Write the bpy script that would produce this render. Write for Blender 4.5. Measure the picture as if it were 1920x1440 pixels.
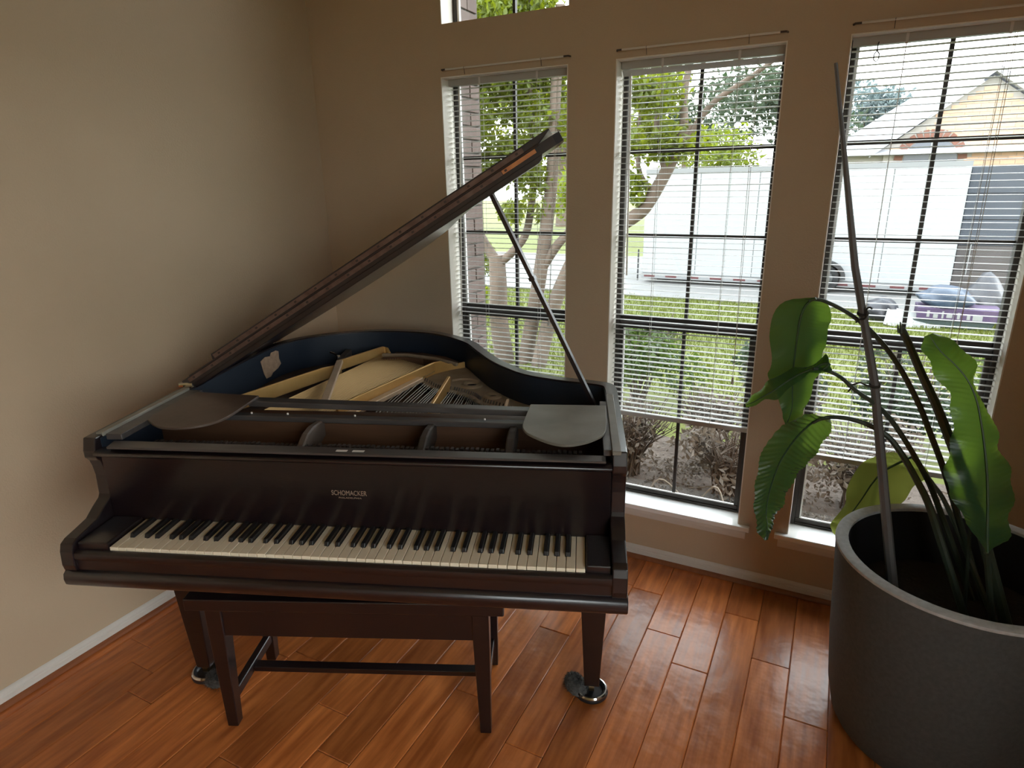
import bpy, bmesh, math, random
import numpy as np
from mathutils import Matrix, Vector
for _o in list(bpy.data.objects): bpy.data.objects.remove(_o)
SC = bpy.context.scene
COL = SC.collection
rnd = random.Random(7)

# ------------------------------------------------------------------ camera, world, lights, exposure
CAM = bpy.data.objects.new('camera', bpy.data.cameras.new('camera'))
COL.objects.link(CAM)
CAM.matrix_world = Matrix(((0.892506, -0.121282, 0.434424, 1.585173), (0.450717, 0.276068, -0.848906, -0.799215), (-0.016973, 0.953455, 0.301056, 1.6097), (0, 0, 0, 1)))
CAM.data.sensor_fit = 'HORIZONTAL'
CAM.data.sensor_width = 36.0
CAM.data.lens = 36.0 * 1184.6 / 1920.0
CAM.data.clip_start = 0.02
CAM.data.clip_end = 300
SC.camera = CAM
SKY_STRENGTH = 8.6
W = bpy.data.worlds.new('overcast_sky'); SC.world = W; W.use_nodes = True
_n = W.node_tree.nodes; _bg = _n['Background']
_tc = _n.new('ShaderNodeTexCoord'); _sp = _n.new('ShaderNodeSeparateXYZ'); _rp = _n.new('ShaderNodeValToRGB')
_rp.color_ramp.elements[0].position = 0.0; _rp.color_ramp.elements[0].color = (0.93, 0.95, 0.97, 1)
_rp.color_ramp.elements[1].position = 1.0; _rp.color_ramp.elements[1].color = (0.86, 0.93, 1.0, 1)
W.node_tree.links.new(_tc.outputs['Generated'], _sp.inputs[0])
W.node_tree.links.new(_sp.outputs[2], _rp.inputs[0])
W.node_tree.links.new(_rp.outputs[0], _bg.inputs[0])
_bg.inputs[1].default_value = SKY_STRENGTH
SC.view_settings.view_transform = 'Standard'
SC.view_settings.look = 'None'
SC.view_settings.gamma = 1.0
SC.view_settings.use_curve_mapping = False
SC.view_settings.exposure = 0.0
SC.cycles.use_denoising = True
SC.cycles.max_bounces = 12
SC.cycles.diffuse_bounces = 6
SC.cycles.transparent_max_bounces = 24
SC.cycles.sample_clamp_indirect = 8.0
SC.cycles.caustics_reflective = False
SC.cycles.caustics_refractive = False

# ------------------------------------------------------------------ mesh helpers
class MB:
    def __init__(s): s.v = []; s.f = []
    def add(s, vs, fs):
        b = len(s.v); s.v += [tuple(p) for p in vs]; s.f += [tuple(i + b for i in q) for q in fs]; return s
    def bx(s, x0, x1, y0, y1, z0, z1, m=None):
        vs = [Vector(p) for p in ((x0,y0,z0),(x1,y0,z0),(x1,y1,z0),(x0,y1,z0),(x0,y0,z1),(x1,y0,z1),(x1,y1,z1),(x0,y1,z1))]
        if m is not None: vs = [m @ p for p in vs]
        return s.add(vs, ((0,3,2,1),(4,5,6,7),(0,1,5,4),(1,2,6,5),(2,3,7,6),(3,0,4,7)))
    def prism(s, poly, axis, a, b):
        n = len(poly)
        def P(p, t):
            return (t, p[0], p[1]) if axis == 'x' else (p[0], t, p[1]) if axis == 'y' else (p[0], p[1], t)
        vs = [P(p, a) for p in poly] + [P(p, b) for p in poly]
        return s.add(vs, [tuple(range(n))[::-1], tuple(range(n, 2*n))] + [(i, (i+1) % n, (i+1) % n + n, i + n) for i in range(n)])
    def ring(s, outer, inner, z0, z1):
        n = len(outer)
        vs = [(p[0],p[1],z0) for p in outer] + [(p[0],p[1],z1) for p in outer] + [(p[0],p[1],z0) for p in inner] + [(p[0],p[1],z1) for p in inner]
        fs = []
        for i in range(n - 1):
            fs += [(i, i+1, n+i+1, n+i), (2*n+i+1, 2*n+i, 3*n+i, 3*n+i+1), (n+i, n+i+1, 3*n+i+1, 3*n+i), (i+1, i, 2*n+i, 2*n+i+1)]
        fs += [(0, n, 3*n, 2*n), (n-1, 3*n-1, 4*n-1, 2*n-1)]
        return s.add(vs, fs)
    def tube(s, pts, r, n=6, cap=True, flat=1.0):
        pts = [Vector(p) for p in pts]; k = len(pts)
        rs = r if isinstance(r, (list, tuple)) else [r] * k
        t0 = (pts[1] - pts[0]).normalized()
        u = t0.cross(Vector((0,0,1)))
        if u.length < 1e-3: u = t0.cross(Vector((1,0,0)))
        u.normalize(); vs = []
        for i in range(k):
            t = (pts[min(i+1,k-1)] - pts[max(i-1,0)]).normalized()
            u = (u - t * u.dot(t)).normalized(); w = t.cross(u)
            for j in range(n):
                a = 2*math.pi*j/n
                vs.append(pts[i] + (u*math.cos(a)*flat + w*math.sin(a)) * rs[i])
        fs = [(i*n+j, i*n+(j+1)%n, (i+1)*n+(j+1)%n, (i+1)*n+j) for i in range(k-1) for j in range(n)]
        if cap: fs += [tuple(range(n))[::-1], tuple(range((k-1)*n, k*n))]
        return s.add(vs, fs)
    def lathe(s, prof, n=24, c=(0,0,0), cap=True):
        vs = [(c[0]+r*math.cos(2*math.pi*j/n), c[1]+r*math.sin(2*math.pi*j/n), c[2]+z) for r, z in prof for j in range(n)]
        k = len(prof)
        fs = [(i*n+j, i*n+(j+1)%n, (i+1)*n+(j+1)%n, (i+1)*n+j) for i in range(k-1) for j in range(n)]
        if cap: fs += [tuple(range(n))[::-1], tuple(range((k-1)*n, k*n))]
        return s.add(vs, fs)
    def grid(s, rows):
        n = len(rows[0]); vs = [p for r in rows for p in r]
        return s.add(vs, [(i*n+j, i*n+j+1, (i+1)*n+j+1, (i+1)*n+j) for i in range(len(rows)-1) for j in range(n-1)])
    def mesh(s, name, m, smooth=False, bevel=0, seg=1, recalc=True, angle=0.6):
        me = bpy.data.meshes.new(name); me.from_pydata(s.v, [], s.f)
        bm = bmesh.new(); bm.from_mesh(me)
        if recalc: bmesh.ops.recalc_face_normals(bm, faces=bm.faces)
        if bevel:
            es = [e for e in bm.edges if len(e.link_faces) == 2 and e.calc_face_angle(0) > angle]
            bmesh.ops.bevel(bm, geom=es, offset=bevel, segments=seg, profile=0.5, affect='EDGES', clamp_overlap=True)
        if smooth:
            for f in bm.faces: f.smooth = True
            for e in bm.edges:
                if len(e.link_faces) == 2 and e.calc_face_angle(0) > 0.7: e.smooth = False
        bm.to_mesh(me); bm.free()
        if m: me.materials.append(m)
        return me
def ob(name, mb, m=None, parent=None, **kw):
    me = mb if isinstance(mb, bpy.types.Mesh) else mb.mesh(name, m, **kw)
    o = bpy.data.objects.new(name, me); COL.objects.link(o)
    if parent: o.parent = parent
    return o
def empty(name, loc=(0,0,0), rz=0.0):
    o = bpy.data.objects.new(name, None); COL.objects.link(o)
    o.location = loc; o.rotation_euler = (0,0,rz); o.empty_display_size = 0.05; return o
def tag(o, label=None, cat=None, group=None, kind=None):
    if label: o['label'] = label
    if cat: o['category'] = cat
    if group: o['group'] = group
    if kind: o['kind'] = kind
    return o
def struct(name, mb, m, **kw): return tag(ob(name, mb, m, **kw), kind='structure')
def dup(o, parent=None, loc=None):
    c = o.copy(); COL.objects.link(c)
    if parent: c.parent = parent
    if loc is not None: c.location = loc
    return c
def copy_tree(root):
    r = root.copy(); COL.objects.link(r)
    for ch in list(root.children):
        c = dup(ch, r)
        for g in list(ch.children): dup(g, c)
    return r
def crom(P, k):
    P = [np.array(p, float) for p in P]; out = []
    Q = [2*P[0]-P[1]] + P + [2*P[-1]-P[-2]]
    for i in range(1, len(Q)-2):
        for j in range(k):
            t = j/k; a, b, c, d = Q[i-1], Q[i], Q[i+1], Q[i+2]
            out.append(0.5*((2*b) + (-a+c)*t + (2*a-5*b+4*c-d)*t*t + (-a+3*b-3*c+d)*t**3))
    out.append(P[-1]); return out
def offset(path, d):
    out = []
    for i, p in enumerate(path):
        a = np.array(path[max(i-1,0)]); b = np.array(path[min(i+1,len(path)-1)]); t = (b-a)/max(np.linalg.norm(b-a),1e-9)
        out.append((p[0]-t[1]*d, p[1]+t[0]*d))
    return out

# ------------------------------------------------------------------ materials
def mat(name, col, rough=0.5, metal=0.0, col2=None, nscale=8.0, stretch=(1,1,1), bump=0.0, bscale=60.0, coat=0.0, spec=0.5, var=0.0, detail=4.0, contrast=(0.3,0.7), coord='Object', bdist=0.01, rvar=0.0, bstretch=None):
    m = bpy.data.materials.new(name); m.use_nodes = True
    nt = m.node_tree; N = nt.nodes; L = nt.links; b = N['Principled BSDF']
    b.inputs['Base Color'].default_value = (*col, 1); b.inputs['Roughness'].default_value = rough
    b.inputs['Metallic'].default_value = metal; b.inputs['Coat Weight'].default_value = coat
    b.inputs['Specular IOR Level'].default_value = spec; b.inputs['Coat Roughness'].default_value = 0.2
    tc = N.new('ShaderNodeTexCoord'); mp = N.new('ShaderNodeMapping'); mp.inputs['Scale'].default_value = stretch
    L.new(tc.outputs[coord], mp.inputs[0]); vec = mp.outputs[0]; oi = None
    if var:
        oi = N.new('ShaderNodeObjectInfo'); ml = N.new('ShaderNodeVectorMath'); ml.operation = 'SCALE'; ml.inputs[0].default_value = (37.0, 91.0, 53.0)
        L.new(oi.outputs['Random'], ml.inputs['Scale']); ad = N.new('ShaderNodeVectorMath'); L.new(vec, ad.inputs[0]); L.new(ml.outputs[0], ad.inputs[1]); vec = ad.outputs[0]
    csock = None; nz = None
    if col2:
        nz = N.new('ShaderNodeTexNoise'); nz.inputs['Scale'].default_value = nscale; nz.inputs['Detail'].default_value = detail
        L.new(vec, nz.inputs['Vector']); rp = N.new('ShaderNodeValToRGB')
        rp.color_ramp.elements[0].position = contrast[0]; rp.color_ramp.elements[1].position = contrast[1]
        rp.color_ramp.elements[0].color = (*col, 1); rp.color_ramp.elements[1].color = (*col2, 1)
        L.new(nz.outputs[0], rp.inputs[0]); csock = rp.outputs[0]
        if rvar:
            mr = N.new('ShaderNodeMapRange'); mr.inputs['To Min'].default_value = rough; mr.inputs['To Max'].default_value = rough + rvar
            L.new(nz.outputs[0], mr.inputs[0]); L.new(mr.outputs[0], b.inputs['Roughness'])
    if var:
        hs = N.new('ShaderNodeHueSaturation'); mr = N.new('ShaderNodeMapRange'); mr.inputs['To Min'].default_value = 1-var; mr.inputs['To Max'].default_value = 1+var
        L.new(oi.outputs['Random'], mr.inputs[0]); L.new(mr.outputs[0], hs.inputs['Value'])
        if csock: L.new(csock, hs.inputs['Color'])
        else: hs.inputs['Color'].default_value = (*col, 1)
        csock = hs.outputs[0]
    if csock: L.new(csock, b.inputs['Base Color'])
    if bump:
        if bstretch:
            m2 = N.new('ShaderNodeMapping'); m2.inputs['Scale'].default_value = bstretch; L.new(vec, m2.inputs[0]); vec = m2.outputs[0]
        bn = N.new('ShaderNodeTexNoise'); bn.inputs['Scale'].default_value = bscale; bn.inputs['Detail'].default_value = 3.0
        L.new(vec, bn.inputs['Vector']); bp = N.new('ShaderNodeBump'); bp.inputs['Strength'].default_value = bump; bp.inputs['Distance'].default_value = bdist
        L.new(bn.outputs[0], bp.inputs['Height']); L.new(bp.outputs[0], b.inputs['Normal'])
    return m
def leafmat(name, col, trans, rough=0.35, fac=0.45, var=0.0, col2=None, nscale=12.0, spec=0.5, fwd=None, bump=0.0, bscale=60.0):
    m = mat(name, col, rough, var=var, col2=col2, nscale=nscale, spec=spec, bump=bump, bscale=bscale); nt = m.node_tree; N = nt.nodes; L = nt.links
    b = N['Principled BSDF']; o = N['Material Output']; tr = N.new('ShaderNodeBsdfTranslucent'); tr.inputs[0].default_value = (*trans, 1)
    mx = N.new('ShaderNodeMixShader'); mx.inputs[0].default_value = fac; src = tr.outputs[0]
    if fwd:   # thin living leaf: part of the light scatters forward
        rf = N.new('ShaderNodeBsdfRefraction'); rf.inputs['Color'].default_value = (*fwd, 1); rf.inputs['Roughness'].default_value = 0.55; rf.inputs['IOR'].default_value = 1.06
        m2 = N.new('ShaderNodeMixShader'); m2.inputs[0].default_value = 0.6; L.new(tr.outputs[0], m2.inputs[1]); L.new(rf.outputs[0], m2.inputs[2]); src = m2.outputs[0]
    L.new(b.outputs[0], mx.inputs[1]); L.new(src, mx.inputs[2]); L.new(mx.outputs[0], o.inputs[0]); return m
def glassmat(name):
    m = bpy.data.materials.new(name); m.use_nodes = True; nt = m.node_tree; N = nt.nodes; L = nt.links
    N.remove(N['Principled BSDF']); o = N['Material Output']
    t = N.new('ShaderNodeBsdfTransparent'); t.inputs[0].default_value = (0.95, 0.97, 0.96, 1)
    g = N.new('ShaderNodeBsdfGlossy'); g.inputs['Roughness'].default_value = 0.02
    lw = N.new('ShaderNodeLayerWeight'); lw.inputs[0].default_value = 0.5; pw = N.new('ShaderNodeMath'); pw.operation = 'POWER'; pw.inputs[1].default_value = 5.0
    f = N.new('ShaderNodeMath'); f.operation = 'MULTIPLY_ADD'; f.inputs[1].default_value = 0.5; f.inputs[2].default_value = 0.03; mx = N.new('ShaderNodeMixShader')
    L.new(lw.outputs['Facing'], pw.inputs[0]); L.new(pw.outputs[0], f.inputs[0]); L.new(f.outputs[0], mx.inputs[0]); L.new(t.outputs[0], mx.inputs[1]); L.new(g.outputs[0], mx.inputs[2]); L.new(mx.outputs[0], o.inputs[0]); return m

PAINT = mat('tan_wall_paint', (0.515,0.398,0.272), 0.6, col2=(0.485,0.374,0.255), nscale=3.0, bump=0.25, bscale=170.0, bdist=0.004)
CEIL = mat('ceiling_paint', (0.72,0.70,0.66), 0.8, bump=0.2, bscale=120)
TRIM = mat('cream_trim_paint', (0.678,0.639,0.581), 0.4, col2=(0.639,0.600,0.542), nscale=5)
SILL = mat('sill_marble', (0.88,0.87,0.85), 0.2, col2=(0.72,0.69,0.64), nscale=6, contrast=(0.5,0.85), coat=0.8)
PLANK = mat('hand_scraped_plank', (0.350,0.094,0.022), 0.24, col2=(0.668,0.215,0.055), nscale=5.0, stretch=(9.0,0.9,1.0), bump=0.16, bscale=2.2, bstretch=(.5,5.0,1.0), var=0.24, coat=0.12, contrast=(0.32,0.72), detail=6.0, bdist=0.03, rvar=0.16)
SHOE = mat('stained_shoe_moulding', (0.22,0.07,0.03), 0.35, col2=(0.28,0.10,0.04), nscale=5, stretch=(6,1,1))
SUB = mat('dark_subfloor', (0.05,0.02,0.012), 0.8)
BLACKWOOD = mat('dark_mahogany_finish', (0.006,0.003,0.004), 0.36, col2=(0.009,0.004,0.005), nscale=4, stretch=(1.5,8,8), coat=0.7, bump=0.05, bscale=40, spec=0.45)
DUSTSHEEN = mat('dust_and_sheen_rail', (0.045,0.038,0.036), 0.42, col2=(0.075,0.066,0.062), nscale=8, stretch=(1,6,6), spec=0.6, coat=0.3)  # lighter base colour carries the sheen on the rail tops, besides dust
INNER = mat('inner_rim_sky_tint', (0.010,0.017,0.029), 0.45, col2=(0.015,0.022,0.036), nscale=5, spec=0.4)  # bluish sky reflection put into the rim colour
SHELF = mat('worn_shelf_sheen', (0.137,0.124,0.100), 0.36, col2=(0.282,0.264,0.220), nscale=7, bump=0.05, bscale=30, contrast=(0.35,0.85), detail=6, rvar=0.2)  # sky sheen put into the lighter grey base
SHELFB = mat('brown_worn_shelf_dim', (0.066,0.042,0.030), 0.4, col2=(0.123,0.084,0.065), nscale=7, bump=0.05, bscale=30, contrast=(0.35,0.85), detail=6)  # darker copy, weaker light on the left shelf put into its colour
BROWNWOOD = mat('pin_block_wood', (0.080,0.036,0.018), 0.55, col2=(0.120,0.056,0.028), nscale=5, stretch=(1,8,8))
SOUND = mat('soundboard_wood', (0.063,0.027,0.010), 0.45, col2=(0.085,0.038,0.014), nscale=6, stretch=(8,1,1))
IVORY = mat('aged_ivory', (0.827,0.714,0.546), 0.32, col2=(0.743,0.612,0.436), nscale=20, var=0.05, contrast=(0.2,0.9))
EBONY = mat('ebony_key', (0.012,0.011,0.012), 0.3)
PLATE = mat('dusty_bronze_plate', (0.290,0.205,0.122), 0.6, metal=0.25, col2=(0.421,0.324,0.221), nscale=14, bump=0.1, bscale=80, contrast=(0.3,0.8))
GOLD = mat('gilt_strut', (0.784,0.460,0.147), 0.38, metal=0.45, col2=(0.885,0.564,0.216), nscale=9)
GOLDPALE = mat('dusty_gilt_top', (0.814,0.605,0.418), 0.5, metal=0.2, col2=(0.726,0.517,0.330), nscale=12)
COPPER = mat('copper_wound_string', (0.466,0.290,0.119), 0.45, metal=0.7)
STEEL = mat('steel_string', (0.210,0.180,0.140), 0.4, metal=0.8)
FELT = mat('dark_felt', (0.03,0.028,0.028), 0.95, bump=0.3, bscale=200)
GREYDUST = mat('dusty_iron', (0.059,0.046,0.037), 0.7, metal=0.2, col2=(0.038,0.029,0.024), nscale=20)
HAMW = mat('hammer_wood', (0.035,0.022,0.016), 0.7)
HINGE = mat('tarnished_hinge', (0.162,0.105,0.083), 0.45, metal=0.5, col2=(0.082,0.044,0.034), nscale=30, contrast=(0.35,0.75))
SCREW = mat('dark_screw', (0.05,0.035,0.03), 0.5, metal=0.5)
BAREWOOD = mat('bare_orange_wood', (0.62,0.26,0.08), 0.5, col2=(0.45,0.16,0.06), nscale=30)
CHROME = mat('chrome', (0.75,0.75,0.75), 0.12, metal=1.0)
BRASS = mat('caster_brass', (0.120,0.088,0.048), 0.4, metal=0.9)
RUBBER = mat('black_plastic', (0.018,0.018,0.02), 0.35)
FUZZ = mat('grey_fuzz', (0.066,0.063,0.061), 0.95, col2=(0.143,0.138,0.132), nscale=90)
WHITEP = mat('white_label_paper', (0.62,0.58,0.54), 0.7)
STICKER = mat('worn_paper_sticker', (0.46,0.31,0.20), 0.8, col2=(0.33,0.21,0.14), nscale=60)
LETTER = mat('faded_gilt_lettering', (0.33,0.25,0.19), 0.5, metal=0.3)
JAMB = mat('pale_jamb', (0.80,0.755,0.68), 0.5, bump=0.1, bscale=120)  # reveal faces paler than the surrounding wall
SLAT = mat('white_blind_slat', (0.496,0.490,0.471), 0.4)
HEADR = mat('grey_metal_headrail', (0.40,0.39,0.36), 0.4)
CORD = mat('blind_cord', (0.62,0.61,0.58), 0.7)
WAND = mat('clear_wand', (0.75,0.74,0.70), 0.2)
ROD = mat('cream_rod', (0.66,0.62,0.55), 0.35)
RODEND = mat('dark_rod_end', (0.06,0.045,0.04), 0.5)
BRONZE = mat('bronze_window_frame', (0.040,0.034,0.030), 0.45, metal=0.4)
VINYL = mat('white_glazing_bead', (0.78,0.77,0.75), 0.4)
GLASS = glassmat('window_glass')
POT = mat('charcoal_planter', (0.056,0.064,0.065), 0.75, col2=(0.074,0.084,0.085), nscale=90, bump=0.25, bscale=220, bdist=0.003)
POTRIM = mat('planter_rim_skylit', (0.408,0.425,0.433), 0.7, col2=(0.527,0.544,0.552), nscale=60, bump=0.2, bscale=200, bdist=0.003)  # paler than the pot, skylight on the rim put into its colour
SOIL = mat('potting_soil', (0.018,0.014,0.011), 0.95, bump=0.6, bscale=60)
LEAF = leafmat('strelitzia_leaf', (0.022,0.072,0.042), (0.06,0.15,0.02), 0.30, 0.48, col2=(0.030,0.095,0.046), fwd=(0.42,0.66,0.06))
LEAFY = leafmat('yellowing_leaf', (0.13,0.20,0.045), (0.18,0.22,0.04), 0.4, 0.5, col2=(0.17,0.23,0.05), fwd=(0.52,0.60,0.12))
RIB = mat('leaf_midrib', (0.035,0.085,0.035), 0.4)
STEM = mat('leaf_stalk', (0.030,0.050,0.034), 0.5, col2=(0.045,0.06,0.04), nscale=40, stretch=(1,1,0.2))
BAMBOO = mat('grey_stake', (0.122,0.120,0.118), 0.5, col2=(0.084,0.080,0.080), nscale=10, stretch=(1,1,0.3))
TWINE = mat('dark_twist_tie', (0.03,0.026,0.022), 0.8)
# ------------------------------------------------------------------ room shell
XL, XR, YB, YF, ZC = -.69, 2.70, 1.67, -3.2, 2.85
OPEN = [(.0107,.585,.24,2.043), (.774,1.357,.24,2.043), (1.5412,2.113,.24,2.043), (.0229,.5893,2.24,2.74)]
b = MB(); xs = [XL-.14, .0107, .0229, .585, .5893, .774, 1.357, 1.5412, 2.113, XR+.14]; zs = [-.22, .24, 2.043, 2.24, 2.74, ZC+.1]
for i in range(len(xs)-1):
    for k in range(len(zs)-1):
        cx, cz = (xs[i]+xs[i+1])/2, (zs[k]+zs[k+1])/2
        if any(o[0] < cx < o[1] and o[2] < cz < o[3] for o in OPEN): continue
        b.bx(xs[i], xs[i+1], YB, YB+.135, zs[k], zs[k+1])
struct('wall_back', b, PAINT)
struct('wall_left', MB().bx(XL-.14, XL, YF, YB, -.22, ZC+.1), PAINT)
RO = (-2.8, -.35, .55, 2.60)   # added unseen window to light the left wall; wall thickened to spare the back
XW = XR + .60
b = MB().bx(XR, XW, YF, RO[0], -.22, ZC+.1).bx(XR, XW, RO[1], YB, -.22, ZC+.1).bx(XR, XW, RO[0], RO[1], -.22, RO[2]).bx(XR, XW, RO[0], RO[1], RO[3], ZC+.1)
struct('wall_right', b, PAINT)
b = MB().bx(XL-.14, XR+.14, YF-.14, YF, -.22, ZC+.1)
struct('wall_front', b, PAINT)
struct('ceiling', MB().bx(XL-.14, XR+.14, YF-.14, YB+.135, ZC, ZC+.12), CEIL)
# floor with separate hand-scraped planks running towards the windows
P0, P1, PY0, PY1 = -.685, 2.6065, -1.6, 1.665
FLOOR = struct('floor', MB().bx(XL, P1, PY0, YB, -.06, -.014).bx(P1, XR, PY0, YB, -.06, -.001).bx(XL, XR, YF, PY0, -.06, -.001), SUB)
struct('floor', MB().bx(P1+.001, XR, PY0, YB, -.001, 0).bx(XL, XR, YF, PY0-.001, -.001, 0), PLANK)
JOINT = {0:[.517], 1:[1.43], 2:[1.207], 3:[1.067], 4:[1.43], 5:[1.212], -6:[.10], -7:[.533]}
r3 = random.Random(11)
for k in range(-13, 14):
    x0 = max(P0, .866+.1243*k); x1 = .866+.1243*(k+1)
    if x1 - x0 < .01: continue
    js = list(JOINT.get(k, [r3.uniform(.2,1.4)]))
    y = js[0]
    while True:
        y -= r3.uniform(.75,1.25)
        if y < PY0+.15: break
        js.append(y)
    y = js[0]
    while True:
        y += r3.uniform(.75,1.25)
        if y > PY1-.12: break
        js.append(y)
    js = sorted([PY0] + js + [PY1])
    for a, c in zip(js[:-1], js[1:]):
        cx, cy = (x0+x1)/2, (a+c)/2; hx, hy = (x1-x0)/2-.0004, (c-a)/2-.0004
        o = ob('plank', MB().bx(-hx, hx, -hy, hy, -.0135, 0), PLANK, FLOOR, bevel=.0026, seg=1)
        o.location = (cx, cy, r3.uniform(-.0012, 0)); o.rotation_euler = (0, r3.uniform(-.004,.004), 0)
# baseboards and stained shoe moulding
BASE = [(0,0),(.0125,0),(.0125,.034),(.009,.038),(.010,.044),(.006,.053),(0,.056)]
SHOEP = [(.0125,0),(.0275,0),(.0265,.007),(.0225,.0125),(.0125,.016)]
struct('baseboard_back', MB().prism([(YB-p[0]-.0003, p[1]) for p in BASE], 'x', XL, XR), TRIM, smooth=True)
struct('baseboard_left', MB().prism([(XL+p[0]+.0003, p[1]) for p in BASE], 'y', YF, YB-.013), TRIM, smooth=True)
struct('trim_1', MB().prism([(YB-p[0], p[1]+.0005) for p in SHOEP], 'x', XL+.013, XR), SHOE, smooth=True)
struct('trim_2', MB().prism([(XL+p[0], p[1]+.0005) for p in SHOEP], 'y', YF, YB-.028), SHOE, smooth=True)

# ------------------------------------------------------------------ windows, sills, blinds, curtain rods
def window(n, x0, x1, z0, z1, transom=False):
    fw = .020; b = MB()
    fb = .012; b.bx(x0, x0+fw, 1.762, 1.803, z0, z1).bx(x1-fw, x1, 1.762, 1.803, z0, z1).bx(x0+fw, x1-fw, 1.762, 1.803, z1-fw, z1).bx(x0+fw, x1-fw, 1.762, 1.803, z0, z0+(fw if transom else fb))
    w = struct('window_%d' % n, b, BRONZE, bevel=.002); xc = (x0+x1)/2
    def part(nm, mb, m, **k): return ob(nm, mb, m, w, **k)
    zz = z0-.001 if transom else .2625
    for a, c in ((x0+.0003, x0+.004), (x1-.004, x1-.0003)): part('jamb_liner', MB().bx(a, c, YB+.0005, 1.7615, zz, z1-.0003), JAMB)
    part('jamb_liner', MB().bx(x0+.004, x1-.004, YB+.0005, 1.7615, z1-.004, z1-.0003), JAMB)
    def pane(a, c, d, e, y): part('pane', MB().bx(a, c, y, y+.003, d, e), GLASS)
    if transom:
        part('muntin', MB().bx(xc-.006, xc+.006, 1.776, 1.794, z0+fw, z1-fw), BRONZE)
        pane(x0+fw, xc-.006, z0+fw, z1-fw, 1.785); pane(xc+.006, x1-fw, z0+fw, z1-fw, 1.785)
        part('glazing_bead', MB().bx(x0+fw, x0+fw+.010, 1.77, 1.784, z0+fw, z1-fw), VINYL); return w
    part('meeting_rail', MB().bx(x0+fw, x1-fw, 1.764, 1.783, 1.022, 1.050).bx(x0+fw, x1-fw, 1.783, 1.800, 1.030, 1.072), BRONZE, bevel=.002)
    part('lower_sash', MB().bx(x0+fw, x0+fw+.016, 1.766, 1.783, z0+.030, 1.022).bx(x1-fw-.016, x1-fw, 1.766, 1.783, z0+.030, 1.022).bx(x0+fw, x1-fw, 1.766, 1.783, z0+fb, z0+.030), BRONZE, bevel=.0015)
    part('glazing_bead', MB().bx(x0+fw, x0+fw+.009, 1.774, 1.784, 1.072, z1-fw).bx(x0+fw+.016, x0+fw+.022, 1.768, 1.776, z0+.030, 1.022).bx(x0+fw+.022, x1-fw-.016, 1.766, 1.772, z0+.030, z0+.035), VINYL)
    zr = [1.072, 1.403, 1.725, z1-fw]
    part('muntin', MB().bx(xc-.0065, xc+.0065, 1.783, 1.797, 1.072, z1-fw), BRONZE)
    part('muntin', MB().bx(xc-.0065, xc+.0065, 1.768, 1.781, z0+.030, 1.022), BRONZE)
    for z in zr[1:3]:
        for a, c in ((x0+fw, xc-.0065), (xc+.0065, x1-fw)): part('muntin', MB().bx(a, c, 1.784, 1.796, z-.0075, z+.0075), BRONZE)
    for k in range(3):
        for a, c in ((x0+fw, xc-.0065), (xc+.0065, x1-fw)): pane(a, c, zr[k]+(.0075 if k else 0), zr[k+1]-(.0075 if k < 2 else 0), 1.789)
    for a, c in ((x0+fw+.016, xc-.0065), (xc+.0065, x1-fw-.016)): pane(a, c, z0+.030, 1.022, 1.773)
    part('sill', MB().prism([(x0-.045,1.647),(x1+.045,1.647),(x1+.045,1.6692),(x1-.0005,1.6692),(x1-.0005,1.803),(x0+.0005,1.803),(x0+.0005,1.6692),(x0-.045,1.6692)], 'z', .2405, .262), SILL, bevel=.002)
    part('sill_apron', MB().prism([(1.6692,.203),(1.660,.203),(1.657,.209),(1.654,.225),(1.654,.240),(1.6692,.240)], 'x', x0-.03, x1+.03), TRIM)
    return w
b = MB()
for yy in (RO[0], (RO[0]+RO[1])/2-.02, RO[1]-.04): b.bx(XW-.08, XW-.04, yy, yy+.04, RO[2], RO[3])
b.bx(XW-.08, XW-.04, RO[0], RO[1], RO[2], RO[2]+.04).bx(XW-.08, XW-.04, RO[0], RO[1], RO[3]-.04, RO[3])
W5 = struct('window_5', b, BRONZE)  # added out-of-view opening that brightens the left wall
for y0, y1 in ((RO[0]+.04, (RO[0]+RO[1])/2-.02), ((RO[0]+RO[1])/2+.02, RO[1]-.04)): ob('pane', MB().bx(XW-.062, XW-.059, y0, y1, RO[2]+.04, RO[3]-.04), GLASS, W5)
for i, o_ in enumerate(OPEN): window(i+1, *(o_ if i == 3 else (o_[0], o_[1], .2625, o_[3])), transom=(i == 3))

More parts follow.
